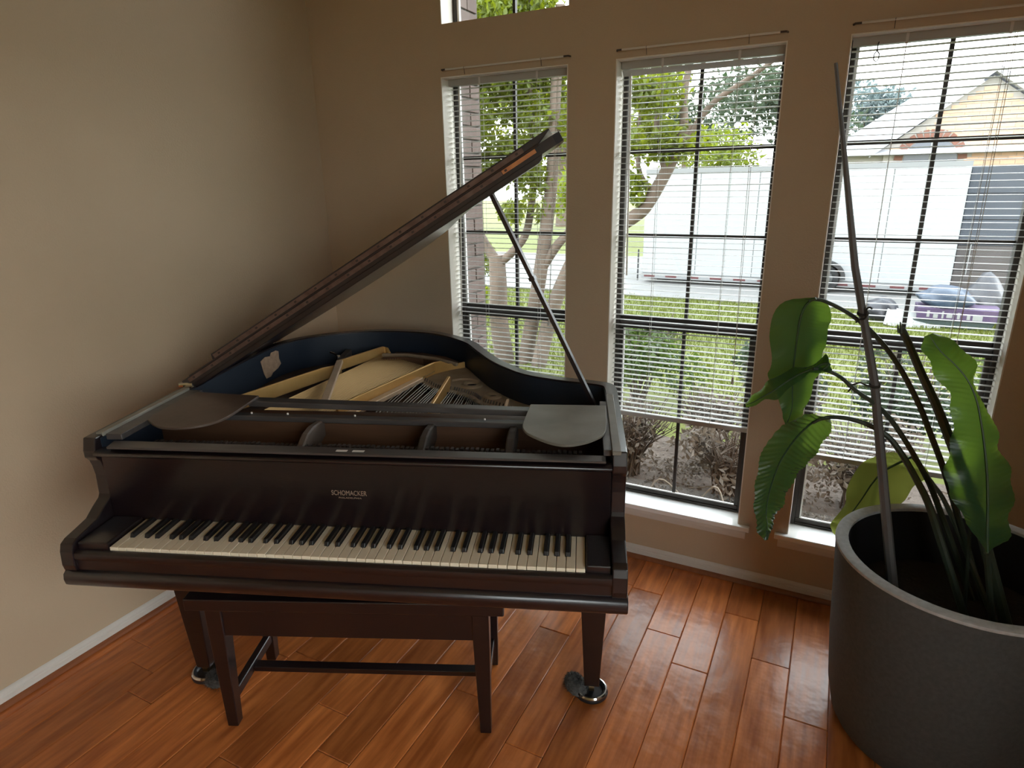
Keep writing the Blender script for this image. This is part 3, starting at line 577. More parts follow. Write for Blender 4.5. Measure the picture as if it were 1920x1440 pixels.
# ------------------------------------------------------------------ potted plant and its stake
LEAVES = {"L1":[[[1.5494,1.04,1.3103],[1.5451,1.02,1.3145],[1.5534,1.08,1.3028]],[[1.532,1.0473,1.2964],[1.4942,1.0273,1.3089],[1.5682,1.0873,1.2947]],[[1.5213,1.0545,1.2736],[1.465,1.0345,1.2863],[1.584,1.0945,1.2788]],[[1.5162,1.0618,1.2401],[1.4464,1.0418,1.2465],[1.5916,1.1018,1.2436]],[[1.5149,1.0691,1.2035],[1.4445,1.0491,1.2015],[1.589,1.1091,1.2151]],[[1.5139,1.0764,1.1635],[1.4546,1.0564,1.1456],[1.5862,1.1164,1.1668]],[[1.5135,1.0836,1.1171],[1.4553,1.0636,1.0988],[1.5834,1.1236,1.1371]],[[1.5144,1.0909,1.0813],[1.4522,1.0709,1.0707],[1.5796,1.1309,1.0838]],[[1.5184,1.0982,1.0278],[1.4845,1.0782,1.0118],[1.5691,1.1382,1.043]],[[1.5222,1.1055,0.9761],[1.4959,1.0855,0.9699],[1.5587,1.1455,0.9743]],[[1.5158,1.1127,0.9337],[1.506,1.0927,0.9421],[1.5465,1.1527,0.9399]],[[1.5105,1.12,0.9166],[1.5098,1.1,0.9251],[1.5108,1.16,0.9025]]],"L2":[[[1.5904,0.99,1.1314],[1.589,1.02,1.1259],[1.5917,0.98,1.1326]],[[1.6021,0.9936,1.1475],[1.5924,1.0236,1.1652],[1.6094,0.9836,1.1353]],[[1.5863,0.9973,1.1448],[1.5779,1.0273,1.1495],[1.6023,0.9873,1.1282]],[[1.567,1.0009,1.1311],[1.5611,1.0309,1.1306],[1.5781,0.9909,1.1191]],[[1.5518,1.0045,1.1198],[1.5408,1.0345,1.1192],[1.5572,0.9945,1.1177]],[[1.5361,1.0082,1.1094],[1.519,1.0382,1.1171],[1.5446,0.9982,1.1023]],[[1.5139,1.0118,1.0906],[1.4959,1.0418,1.101],[1.5276,1.0018,1.0815]],[[1.4893,1.0155,1.0657],[1.4728,1.0455,1.0803],[1.5037,1.0055,1.0538]],[[1.4663,1.0191,1.0433],[1.4511,1.0491,1.0653],[1.4839,1.0091,1.0276]],[[1.4426,1.0227,1.0233],[1.4355,1.0527,1.0363],[1.4564,1.0127,1.0226]],[[1.4231,1.0264,1.0064],[1.416,1.0564,1.0165],[1.4325,1.0164,1.0023]],[[1.403,1.03,0.9936],[1.3995,1.06,0.9894],[1.4059,1.02,0.99]]],"L3":[[[1.6219,1.1,0.9644],[1.6187,1.07,0.9759],[1.6255,1.15,0.9461]],[[1.5889,1.1055,0.948],[1.5674,1.0755,0.9726],[1.6314,1.1555,0.9177]],[[1.5663,1.1109,0.9217],[1.5342,1.0809,0.951],[1.6253,1.1609,0.8828]],[[1.5442,1.1164,0.8857],[1.5057,1.0864,0.9252],[1.6087,1.1664,0.847]],[[1.5247,1.1218,0.8432],[1.4618,1.0918,0.8561],[1.5973,1.1718,0.8082]],[[1.5066,1.1273,0.7935],[1.4511,1.0973,0.7922],[1.5744,1.1773,0.7728]],[[1.4951,1.1327,0.7406],[1.4473,1.1027,0.7376],[1.5589,1.1827,0.7381]],[[1.4871,1.1382,0.6905],[1.446,1.1082,0.679],[1.5373,1.1882,0.6781]],[[1.4836,1.1436,0.6403],[1.4495,1.1136,0.6337],[1.5307,1.1936,0.6301]],[[1.4856,1.1491,0.5939],[1.4582,1.1191,0.5856],[1.5147,1.1991,0.5858]],[[1.4915,1.1545,0.558],[1.4687,1.1245,0.544],[1.5045,1.2045,0.5384]],[[1.492,1.16,0.5027],[1.4878,1.13,0.5182],[1.4951,1.21,0.4795]]],"L4":[[[1.8762,1.42,0.7614],[1.8729,1.44,0.7562],[1.8851,1.44,0.748]],[[1.8378,1.4271,0.7246],[1.8205,1.4471,0.7542],[1.9338,1.4471,0.7017]],[[1.8063,1.4343,0.6889],[1.7756,1.4543,0.7287],[1.9015,1.4543,0.6455]],[[1.7819,1.4414,0.637],[1.7354,1.4614,0.6779],[1.8825,1.4614,0.5867]],[[1.761,1.4486,0.5732],[1.7133,1.4686,0.5914],[1.8457,1.4686,0.5223]],[[1.7364,1.4557,0.5068],[1.7146,1.4757,0.5228],[1.7888,1.4757,0.4585]],[[1.7151,1.4629,0.4549],[1.6813,1.4829,0.4442],[1.7394,1.4829,0.4106]],[[1.7024,1.47,0.4041],[1.6891,1.49,0.4061],[1.7089,1.49,0.3908]]],"L5":[[[2.0026,0.93,0.7276],[1.993,0.9,0.745],[2.0145,0.97,0.7107]],[[1.9959,0.9327,0.769],[1.9519,0.9027,0.8016],[2.0456,0.9727,0.7515]],[[1.9882,0.9355,0.8207],[1.9215,0.9055,0.8419],[2.0421,0.9755,0.8077]],[[1.9785,0.9382,0.882],[1.894,0.9082,0.8884],[2.0371,0.9782,0.876]],[[1.9654,0.9409,0.9469],[1.8796,0.9109,0.9428],[2.0175,0.9809,0.9401]],[[1.9511,0.9436,1.0053],[1.8828,0.9136,0.9998],[1.9874,0.9836,0.9911]],[[1.9347,0.9464,1.0628],[1.8772,0.9164,1.049],[1.9745,0.9864,1.0449]],[[1.9186,0.9491,1.1097],[1.8674,0.9191,1.107],[1.9325,0.9891,1.0966]],[[1.8966,0.9518,1.1506],[1.843,0.9218,1.1426],[1.9173,0.9918,1.1468]],[[1.8656,0.9545,1.1856],[1.8151,0.9245,1.1828],[1.9077,0.9945,1.1898]],[[1.8313,0.9573,1.2156],[1.7938,0.9273,1.219],[1.87,0.9973,1.2273]],[[1.8038,0.96,1.2515],[1.791,0.93,1.252],[1.8183,1.0,1.2482]]]}
STEMS = {"P1":[[1.5317,1.04,1.3045],[1.5544,1.0517,1.3046],[1.574,1.0633,1.2986],[1.6245,1.075,1.2732],[1.6713,1.0867,1.2396],[1.7146,1.0983,1.1975],[1.7543,1.11,1.1493],[1.7906,1.1217,1.0947],[1.8353,1.1333,1.0177],[1.8708,1.145,0.9436],[1.9069,1.1567,0.8682],[1.9382,1.1683,0.7964],[1.9796,1.18,0.6939]],"P2":[[1.565,0.99,1.1306],[1.5911,1.007,1.1274],[1.6313,1.024,1.1081],[1.6742,1.041,1.0696],[1.7266,1.058,1.032],[1.7655,1.075,0.9923],[1.8074,1.092,0.9351],[1.8453,1.109,0.8762],[1.8849,1.126,0.8105],[1.9183,1.143,0.7421],[1.9609,1.16,0.6487]],"P3":[[1.582,1.1,0.9418],[1.6034,1.0978,0.9593],[1.628,1.0956,0.9681],[1.6678,1.0933,0.9708],[1.718,1.0911,0.9617],[1.7695,1.0889,0.9356],[1.8089,1.0867,0.8904],[1.8506,1.0844,0.828],[1.8879,1.0822,0.7647],[1.9235,1.08,0.6824]],"P4":[[1.8762,1.42,0.7614],[1.9028,1.38,0.7419],[1.9293,1.34,0.7172],[1.9544,1.3,0.6941],[1.9814,1.26,0.6535]],"P5":[[2.0026,0.93,0.7276],[2.0119,0.95,0.6958],[2.0255,0.97,0.647]],"P6":[[1.7528,1.02,1.2469],[1.7767,1.025,1.2043],[1.8134,1.03,1.1339],[1.8557,1.035,1.058],[1.8942,1.04,0.9806],[1.9341,1.045,0.8967],[1.9696,1.05,0.8162],[2.0126,1.055,0.7184],[2.037,1.06,0.6561]],"P7":[[1.9808,1.1,0.9196],[1.9838,1.105,0.8752],[1.987,1.11,0.827],[1.9922,1.115,0.7603],[2.0017,1.12,0.6806]],"stake":[[1.5262,1.06,1.876],[1.6298,1.06,1.3934],[1.7159,1.06,1.088],[1.8199,1.06,0.5965],[1.8492,1.06,0.4645]],"tie1":[[1.6505,1.045,1.2515],[1.655,1.045,1.2598],[1.6675,1.045,1.2624],[1.6727,1.045,1.2743],[1.6696,1.045,1.2871],[1.6759,1.045,1.2938],[1.6828,1.045,1.2896]],"tie2":[[1.6558,1.04,1.0646],[1.6614,1.04,1.0766],[1.6546,1.04,1.0926],[1.6627,1.04,1.0852],[1.6805,1.04,1.093],[1.6952,1.04,1.0882],[1.7138,1.04,1.0873]]}
PLANT = tag(empty('potted_plant', (2.0,1.12,0)), 'large charcoal planter with a broad-leaved tropical plant standing before the window', 'potted plant')
POFF = Vector((2.0,1.12,0))
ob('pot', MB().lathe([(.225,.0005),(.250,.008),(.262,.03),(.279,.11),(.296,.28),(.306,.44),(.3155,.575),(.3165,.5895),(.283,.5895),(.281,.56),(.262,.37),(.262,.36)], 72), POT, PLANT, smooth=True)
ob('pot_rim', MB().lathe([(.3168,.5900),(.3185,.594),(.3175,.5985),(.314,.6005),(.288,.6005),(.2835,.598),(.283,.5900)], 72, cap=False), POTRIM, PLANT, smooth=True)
ob('pot_inner_shade', MB().lathe([(.2824,.588),(.2804,.56),(.262,.40),(.2615,.40),(.2798,.56),(.2818,.588)], 72, cap=False), RUBBER, PLANT, smooth=True)  # added dark sleeve standing for the shade inside the pot
ob('soil', MB().lathe([(.2625,.425),(.15,.435),(.01,.432)], 32), SOIL, PLANT, smooth=True)
def leafobj(st, m, corr=.0012, wave=.004, ph=0, period=.0105, label=None):
    Ms = crom([s[0] for s in st], 16); Ls = crom([s[1] for s in st], 16); Rs = crom([s[2] for s in st], 16)
    n = len(Ms); rows = []; K = 9; acc = 0.0
    for i in range(n):
        M_, A, B = Ms[i], Ls[i], Rs[i]; acc += np.linalg.norm(Ms[i]-Ms[max(i-1,0)])
        d = Ms[min(i+1,n-1)] - Ms[max(i-1,0)]; nv = np.cross(B-A, d); nn = np.linalg.norm(nv); nv = nv/nn if nn > 1e-9 else np.array([0,-1,0])
        if nv[1] > 0: nv = -nv
        row = []; fade = min(1, i/14, (n-1-i)/14)
        for j in range(-K, K+1):
            u = abs(j)/K; E = A if j < 0 else B
            w = E - M_; p = M_ + w*u
            h = .07*np.linalg.norm(w)*math.sin(math.pi*u) * (1 if j < 0 else .8)
            h += corr*math.sin(6.283*(acc - np.linalg.norm(w)*u*.35)/period)*min(1, u*2.5)*fade + wave*math.sin(acc*75 + ph + (0 if j < 0 else 2.1))*u*u*fade
            row.append(tuple(p + nv*h - np.array([2.0,1.12,0])))
        rows.append(row)
    o = ob('leaf', MB().grid(rows), m, PLANT, smooth=True, recalc=False)
    if label: o['label'] = label
    mid = [tuple(Ms[i] - np.array([2.0,1.12,0]) + np.array([0,-.0008,0])) for i in range(0, n, 5)]
    k = len(mid); ob('midrib', MB().tube(mid, [.0042*(1-.75*i/(k-1)) for i in range(k)], 6), RIB, o, smooth=True)
    return o
leafobj(LEAVES['L1'], LEAF, ph=.3, corr=.0006)
leafobj(LEAVES['L2'], LEAF, ph=1.0, corr=.0004, wave=.002, label='small curled leaf seen edge-on')
leafobj(LEAVES['L3'], LEAF, ph=2.0, corr=.0021, period=.0165)
leafobj(LEAVES['L4'], LEAFY, ph=.8, corr=.0006, label='yellowing leaf hanging behind the pot')
leafobj(LEAVES['L5'], LEAF, ph=1.6, corr=.0010, wave=.006, period=.014, label='tall upright wavy leaf')
def stemobj(key, r0, r1, name='stem', m=STEM):
    P = [tuple(p - np.array([2.0,1.12,0])) for p in crom(STEMS[key], 4)]
    e = np.array(P[-1]); d = e - np.array(P[-3]); d = d/np.linalg.norm(d); d[2] = min(d[2], -.8)
    P = P + [tuple(e + d*(e[2]-.41)/(-d[2])*f) for f in (.5, 1.0)]
    P = [p if math.hypot(p[0],p[1]) < .25 or p[2] > .60 else (p[0]*.25/math.hypot(p[0],p[1]), p[1]*.25/math.hypot(p[0],p[1]), p[2]) for p in P]
    k = len(P); return ob(name, MB().tube(P, [r0+(r1-r0)*i/(k-1) for i in range(k)], 8), m, PLANT, smooth=True)
stemobj('P1', .0042, .0095); stemobj('P2', .0042, .0090); stemobj('P3', .0042, .0105); stemobj('P4', .0045, .0075); stemobj('P5', .007, .008); stemobj('P7', .003, .005)
s = stemobj('P6', .0085, .0150, 'cut_stalk'); s['label'] = 'thick dark stalk with a ragged cut top'
t0 = Vector(STEMS['P6'][0]) - POFF
b = MB()
for a in range(7):
    q = a*.9; b.tube([t0 + Vector((math.cos(q)*.006, math.sin(q)*.006, -.008)), t0 + Vector((math.cos(q)*.0075-.004, math.sin(q)*.0075, .006+.006*(a % 3)))], [.0035,.0012], 5)
ob('ragged_tip', b, STEM, s)
STK = tag(empty('plant_stake', tuple(STEMS['stake'][-1])), 'tall thin grey stake leaning in the planter with twist ties', 'plant stake'); so = Vector(STEMS['stake'][-1])
sp_ = [Vector(p)-so for p in STEMS['stake']] + [Vector((.012,0,-.036))]
ob('pole', MB().tube(sp_, [.0042,.0090,.0108,.0135,.0142,.0142], 8), BAMBOO, STK, smooth=True)
for k in ('tie1','tie2'):
    P = crom(STEMS[k], 4); b = MB().tube([Vector(p)-so for p in P], .0024, 5)
    c = Vector(STEMS[k][len(STEMS[k])//2]); zc = c.z; tt = [Vector(p) for p in STEMS['stake']]
    ax = None
    for a_, b_ in zip(tt[:-1], tt[1:]):
        if b_.z <= zc <= a_.z: f = (a_.z-zc)/(a_.z-b_.z); ax = a_.lerp(b_, f)
    rr = .0125
    for q in range(2):
        b.tube([ax - so + Vector((math.cos(u)*rr, math.sin(u)*rr, q*.004-.002+.003*math.sin(u))) for u in [i*math.pi/6 for i in range(13)]], .0020, 5)
    ob('twist_tie', b, TWINE, STK, smooth=True)
# ------------------------------------------------------------------ outside: ground, planting, trailer, house, trees
LAWN = mat('lawn_grass', (0.076,0.090,0.011), 0.9, col2=(0.109,0.112,0.021), nscale=3, bump=0.5, bscale=40, coord='Generated')
GRASS = leafmat('grass_blade', (0.073,0.090,0.010), (0.123,0.142,0.011), 0.5, 0.35)
CONC = mat('pale_concrete', (0.143,0.140,0.135), 0.85, col2=(0.119,0.117,0.113), nscale=4)
MULCH = mat('brown_mulch', (0.064,0.046,0.035), 0.95, col2=(0.098,0.075,0.060), nscale=40, bump=0.6, bscale=60)
BARK = mat('pale_mottled_bark', (0.084,0.059,0.043), 0.8, col2=(0.139,0.099,0.075), nscale=7, stretch=(1,1,.4), bump=.2, bscale=30)
FOL = leafmat('fresh_tree_leaf', (0.112,0.150,0.011), (0.259,0.299,0.012), 0.5, 0.45, col2=(0.050,0.066,0.005), nscale=5.0)
FOLB = leafmat('bright_tree_leaf', (0.097,0.127,0.009), (0.212,0.255,0.014), 0.5, 0.45)
FOLD = leafmat('grey_green_leaf', (0.036,0.053,0.029), (0.048,0.079,0.034), 0.6, 0.35)
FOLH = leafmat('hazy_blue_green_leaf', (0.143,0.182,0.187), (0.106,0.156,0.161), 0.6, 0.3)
SHRUBG = leafmat('shrub_leaf', (0.043,0.070,0.014), (0.103,0.161,0.022), 0.45, 0.4)
DRYL = leafmat('dry_leaf', (0.148,0.119,0.095), (0.136,0.101,0.072), 0.7, 0.3)
PALETWIG = mat('pale_bare_stem', (0.20,0.165,0.13), 0.8)
TWIG = mat('dry_twig', (0.088,0.065,0.050), 0.9)
WHITE = mat('white_trailer_skin', (0.278,0.286,0.291), 0.45)
TRIMW = mat('trailer_rail', (0.177,0.181,0.184), 0.4)
REDT = mat('red_tape', (0.063,0.007,0.009), 0.5)
DARKU = mat('dark_undercarriage', (0.014,0.014,0.015), 0.7)
BLUEG = mat('blue_grey_panel', (0.041,0.050,0.066), 0.6, col2=(0.033,0.040,0.054), nscale=3)
BROWNG = mat('grey_brown_boards', (0.059,0.050,0.049), 0.7, col2=(0.046,0.040,0.037), nscale=5)
TYRE = mat('tyre_rubber', (0.008,0.008,0.009), 0.8)
RIMM = mat('alloy_wheel', (0.087,0.089,0.091), 0.35, metal=0.5)
BRICK = mat('peach_brick', (0.501,0.315,0.211), 0.8, var=0.12)
BRICKP = mat('pink_brick', (0.088,0.059,0.050), 0.85, var=0.15)
MORTARP = mat('grey_mortar', (0.075,0.068,0.060), 0.9)
MORTAR = mat('pale_mortar', (0.340,0.314,0.291), 0.9)
ROOF = mat('pale_shingles', (0.450,0.454,0.486), 0.8, col2=(0.370,0.378,0.405), nscale=6)
ARCHG = mat('arch_window_glass', (0.078,0.086,0.104), 0.2)
REDB = mat('red_brick_arch', (0.167,0.072,0.051), 0.8)
PURP = mat('purple_carton', (0.048,0.027,0.069), 0.6)
TEAL = mat('teal_tray', (0.020,0.034,0.032), 0.6)
TARP = mat('blue_tarp', (0.020,0.034,0.061), 0.4, col2=(0.037,0.053,0.081), nscale=6, bump=0.4, bscale=14)
BAG = mat('dark_bag', (0.014,0.015,0.022), 0.4, bump=0.4, bscale=16)
FOAM = mat('white_foam_board', (0.215,0.219,0.215), 0.6)
GZ = -.2
struct('ground', MB().bx(-60, 60, -40, 70, GZ-.2, GZ), LAWN)
struct('street', MB().bx(-60, 60, 9.7, 15.2, GZ-.05, GZ+.012), CONC)
struct('kerb', MB().bx(-60, 60, 9.45, 9.7, GZ-.05, GZ+.03), CONC)
struct('mulch_bed', MB().prism([(-3.5,1.81),(4.2,1.81),(4.2,3.2),(3.0,3.55),(1.6,3.45),(.4,3.6),(-.8,3.3),(-3.5,3.4)], 'z', GZ-.02, GZ+.015), MULCH)
rs = np.random.RandomState(5)
def blades(n, x0, x1, y0, y1, h):
    X = rs.uniform(x0, x1, n); Y = y0 + (y1-y0)*rs.uniform(0,1,n)**1.0; A = rs.uniform(0, 6.283, n); H = h*rs.uniform(.5,1.2,n); wv = .006
    b0 = np.stack([X-np.cos(A)*wv, Y-np.sin(A)*wv, np.full(n,GZ)],1); b1 = np.stack([X+np.cos(A)*wv, Y+np.sin(A)*wv, np.full(n,GZ)],1)
    tp = np.stack([X+rs.normal(0,.02,n), Y+rs.normal(0,.02,n), GZ+H],1)
    V = np.stack([b0,b1,tp],1).reshape(-1,3); F = np.arange(3*n).reshape(-1,3)
    me = bpy.data.meshes.new('lawn_blades'); me.from_pydata(V.tolist(), [], F.tolist()); me.materials.append(GRASS)
    o = bpy.data.objects.new('lawn_blades', me); COL.objects.link(o); return o
tag(blades(40000, -4.5, 5.2, 4.55, 9.45, .07), 'short green lawn grass between the window beds and the kerb', 'grass', kind='stuff')
def leaves(name, centers, n, size, m, parent, dens=None, flat=.8):
    C_ = np.array([c[:3] for c in centers], float); Rr = np.array([c[3] for c in centers], float)
    idx = rs.choice(len(centers), n, p=Rr**2/np.sum(Rr**2)); d = rs.normal(0,1,(n,3)); d /= np.linalg.norm(d,axis=1)[:,None]
    P = C_[idx] + d*(Rr[idx]*rs.uniform(.25,1,n)**.6)[:,None]*np.array([1,1,flat])
    a = rs.normal(0,1,(n,3)); a[:,2] -= .4; a /= np.linalg.norm(a,axis=1)[:,None]; bq = np.cross(a, rs.normal(0,1,(n,3))); bq /= np.linalg.norm(bq,axis=1)[:,None]; cq = np.cross(a,bq)
    s = size*rs.uniform(.6,1.3,n)[:,None]
    p0 = P; p1 = P + a*s*.5 + bq*s*.26 + cq*s*.08; p2 = P + a*s; p3 = P + a*s*.5 - bq*s*.26 + cq*s*.08
    V = np.stack([p0,p1,p2,p3],1).reshape(-1,3); F = [(4*i,4*i+1,4*i+2) for i in range(n)] + [(4*i,4*i+2,4*i+3) for i in range(n)]
    me = bpy.data.meshes.new(name); me.from_pydata(V.tolist(), [], F); me.materials.append(m)
    o = bpy.data.objects.new(name, me); COL.objects.link(o); o.parent = parent; return tag(o, kind='stuff')
# multi-trunk garden tree
T = tag(empty('garden_tree', (-1.3,5.0,GZ)), 'multi-trunk garden tree with pale bark and fresh green leaves close to the windows', 'tree'); to = Vector((-1.3,5.0,GZ))
def limb(nm, pts, r0, r1):
    P = [Vector(p)-to for p in crom(pts, 4)]; k = len(P)
    return ob(nm, MB().tube(P, [r0+(r1-r0)*i/(k-1) for i in range(k)], 9), BARK, T, smooth=True)
limb('trunk', [(-1.46,5,-.21),(-1.52,5,.24),(-1.52,5,.62),(-1.53,5,.92)], .105, .085)
limb('trunk', [(-1.25,5.05,-.21),(-1.19,5.05,.10),(-1.05,5,.72),(-.97,5,1.24),(-.917,5,1.68),(-.89,5,2.28),(-.84,5,3.1)], .085, .045)
limb('trunk', [(-1.05,4.95,-.21),(-.944,5,.29),(-.80,5,.68),(-.61,5,.99),(-.125,5,1.30),(.02,5,1.434),(.211,5,1.79),(.33,5,2.08)], .080, .050)
limb('branch', [(-1.54,5,.86),(-1.69,5,1.07),(-1.84,5.05,1.33),(-1.90,5.1,1.7),(-1.90,5.1,2.4),(-1.8,5.1,3.2)], .055, .03)
limb('branch', [(-1.50,5,.84),(-1.33,5,.98),(-1.2,5.05,1.2),(-1.15,5.1,1.8),(-1.2,5.1,2.6),(-1.15,5.1,3.3)], .045, .03)
limb('branch', [(-1.03,5,.80),(-.85,5,1.05),(-.62,5.05,1.32),(-.45,5.1,1.75),(-.30,5.1,2.3)], .05, .025)
limb('branch', [(.26,5,1.84),(.495,5,2.195),(.77,5,2.374),(1.03,5,2.541),(1.3,5,2.7)], .030, .010)
limb('branch', [(.30,5,2.0),(.28,5.05,2.4),(.38,5.1,2.9)], .04, .02)
limb('branch', [(.16,5,1.70),(.05,5.05,2.1),(.10,5.1,2.7)], .035, .018)
limb('branch', [(.05,5,1.5),(-.10,5.05,1.75),(-.12,5.1,2.2)], .03, .012)
fc = []
def FCp(x0,x1,z0,z1,n,r):
    for i in range(n): fc.append((rnd.uniform(x0,x1)+1.3, rnd.uniform(-.45,.45), rnd.uniform(z0,z1)-GZ, r*rnd.uniform(.7,1.2)))
FCp(-2.0,-1.25,1.70,2.7,18,.25); FCp(-1.25,-.75,1.5,2.7,9,.19); FCp(-2.0,-.7,2.6,3.7,18,.32); FCp(-.12,.42,1.90,2.65,12,.20); FCp(.45,.95,2.45,2.75,3,.13); FCp(-.15,-.05,1.35,1.7,3,.12); FCp(-1.9,-1.65,.3,1.0,4,.15); FCp(-1.35,-1.0,1.30,1.55,3,.12)
leaves('foliage', fc, 30000, .066, FOL, T)
def tree(x, y, h, r, m, label, n=1500, ls=.22, name='tree', zs=.8):
    e = tag(empty(name, (x,y,GZ)), label, 'tree', 'trees beyond the street')
    ob('trunk', MB().tube([(0,0,0),(.05,0,h*.35),(0,0,h*.75)], [.16*r*.6,.12*r*.6,.05*r*.6], 8), BARK, e, smooth=True)
    cs = [(rnd.gauss(0,.42*r), rnd.gauss(0,.35*r), h-r*.75+rnd.gauss(0,.35*r), r*.5) for _ in range(12)]
    leaves('foliage', cs, n, ls, m, e)
tree(-1.35, 16.6, 3.3, 1.25, FOLB, 'bright lime green tree rising just behind the white trailer', 2600, .14)
tree(-.4, 27, 6.6, 2.3, FOLD, 'tall grey-green tree behind the lime green tree', 2600, .26)
tree(-5.4, 31, 6.2, 2.2, FOLD, 'grey-green tree seen past the middle window trunk', 2000, .28)
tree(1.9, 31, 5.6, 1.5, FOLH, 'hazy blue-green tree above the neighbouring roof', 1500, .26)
tree(-9.5, 26, 7.5, 3.2, FOL, 'big green tree at the far end of the street', 2600, .34)
tree(-6.2, 19, 2.6, 1.3, FOLB, 'low round green tree across the street beyond the pale trunks', 1400, .2)
def shrub(x, y, h, r, m, label, nl, ls, nt, grp, name='shrub', tw=TWIG):
    e = tag(empty(name, (x,y,GZ+.01)), label, 'shrub', grp); b = MB()
    for i in range(nt):
        a = rnd.uniform(0,6.283); q = r*rnd.uniform(.3,1.0); p1 = Vector((math.cos(a)*q*.45, math.sin(a)*q*.45, h*.5*rnd.uniform(.8,1.2))); p2 = Vector((math.cos(a)*q, math.sin(a)*q, h*rnd.uniform(.6,1.05)))
        b.tube([(rnd.gauss(0,.03), rnd.gauss(0,.03), 0), p1, p2], [.006,.0045,.002], 4)
        for j in range(3):
            p = p1.lerp(p2, rnd.uniform(.1,.9)); d = Vector((rnd.gauss(0,1), rnd.gauss(0,1), rnd.uniform(0,1.4))).normalized()*r*rnd.uniform(.2,.45)
            b.tube([p, p+d], [.003,.0012], 3)
    tag(ob('stems', b, tw, e, recalc=False), kind='stuff')
    cs = [(rnd.gauss(0,.4*r), rnd.gauss(0,.4*r), h*rnd.uniform(.35,.8), r*.5) for _ in range(9)]
    leaves('foliage', cs, nl, ls, m, e)
shrub(.22, 4.2, .75, .46, SHRUBG, 'leafy green shrub outside the left half of the middle window', 2600, .06, 30, 'shrubs outside the windows')
shrub(1.28, 4.25, .62, .32, FOLD, 'greyish shrub outside the right half of the middle window', 1500, .055, 40, 'shrubs outside the windows')
shrub(.55, 2.85, .52, .30, DRYL, 'dry twiggy shrub low outside the left lower pane of the middle window', 900, .045, 90, 'shrubs outside the windows')
shrub(1.17, 2.78, .50, .28, DRYL, 'dry brown shrub with pale curled leaves below the middle window', 850, .05, 90, 'shrubs outside the windows')
shrub(1.85, 2.92, .50, .34, DRYL, 'dry brown shrub below the window behind the plant', 1100, .045, 110, 'shrubs outside the windows')
shrub(2.15, 4.0, .72, .36, FOLD, 'grey-green shrub outside the window behind the plant', 1800, .055, 40, 'shrubs outside the windows')
shrub(.98, 3.30, .50, .28, DRYL, 'dry tangled shrub straight outside the middle window, behind the low brown ones', 700, .045, 90, 'shrubs outside the windows')
shrub(1.42, 3.62, .55, .26, DRYL, 'dry tangled shrub outside the post between the middle window and the plant window', 700, .045, 90, 'shrubs outside the windows')
shrub(3.0, 4.4, .70, .45, SHRUBG, 'leafy shrub outside the window beyond the planter', 1500, .06, 30, 'shrubs outside the windows')
shrub(-1.72, 4.2, 1.15, .26, SHRUBG, 'narrow leafy shrub beside the brick return at the first window', 900, .06, 16, 'shrubs outside the windows')
# dead leaves on the mulch, light bare stems arching over it
P = [(rs.uniform(.15,3.0), rs.uniform(2.1,3.4), GZ+.03, .03) for _ in range(60)]
LT = leaves('leaf_litter', [(p[0],p[1],p[2],.16) for p in P], 4200, .034, DRYL, None, flat=.10)
tag(LT, 'pale dead leaves scattered over the brown mulch bed', 'leaf litter', kind='stuff')
for k in range(5):
    x, y = [(1.70,2.35),(1.95,2.5),(1.45,2.6),(.75,2.4),(1.25,2.35)][k]; q = [(.35,-.05),(.30,.1),(-.3,.1),(.25,.05),(-.2,.1)][k]
    o = tag(ob('fallen_twig', MB().tube(crom([(0,0,.0),(q[0]*.4,q[1]*.3,.12+.03*k),(q[0],q[1],.10),(q[0]*1.7,q[1]*1.5,.02)],5), [.006,.0058,.0056,.0054,.0052,.005,.005,.005,.0048,.0045,.0042,.004,.0035,.003,.0025,.002], 5), PALETWIG), ['pale bare stem arching outside the pane just above the planter rim', 'pale bare stem arching behind the yellowing leaf', 'pale bare stem outside the post beside the plant window', 'pale bare stem nearest the piano outside the middle window', 'pale bare stem outside the right lower pane of the middle window'][k], 'twig', 'pale bare stems on the mulch bed'); o.location = (x, y, GZ+.02)
# brick return wall left of the first window
BR = struct('wall_exterior', MB().bx(-.62,-.245,1.83,2.45,GZ,3.0), MORTARP)
brk = MB().bx(0,.011,.004,.196,.004,.064).mesh('brick', BRICKP, bevel=.002)
brh = MB().bx(0,.011,.004,.096,.004,.064).mesh('brick', BRICKP, bevel=.002)
for k in range(46):
    for j in range(-1, 6):
        y = 1.834 + j*.2 + (.1 if k % 2 else 0)
        if y < 1.73 or y+.096 > 2.46: continue
        half = y < 1.83 or y+.196 > 2.46; y = max(y, 1.834)
        o = ob('brick', brh if half else brk, parent=BR); o.location = (-.245+rnd.uniform(-.002,.001), y, GZ+k*.068)
# enclosed cargo trailer
TR = tag(empty('cargo_trailer', (.78,10.95,GZ)), 'white enclosed cargo trailer parked along the street', 'trailer')
def tp(nm, mb, m, parent=TR, **k): return ob(nm, mb, m, parent, **k)
tp('body', MB().bx(-2.43,2.42,.02,2.05,.10,2.02), WHITE, bevel=.02, seg=2)
for i in range(5): tp('side_panel', MB().bx(-2.42+i*.966,-2.42+i*.966+.957,.0,.018,.20,1.95), WHITE, bevel=.003)
tp('top_rail', MB().bx(-2.43,2.42,-.01,.02,1.955,2.03), TRIMW); tp('bottom_rail', MB().bx(-2.43,2.42,-.012,.02,.10,.19), TRIMW)
for i in range(12): tp('reflective_tape', MB().bx(-2.38+i*.40,-2.38+i*.40+.20,-.0145,-.012,.125,.165), REDT)
tp('undercarriage', MB().bx(-2.2,2.2,.25,1.8,.03,.098), DARKU)
tp('corner_post', MB().tube([(-2.50,-.02,.05),(-2.50,-.02,.62)], .015, 6), DARKU)
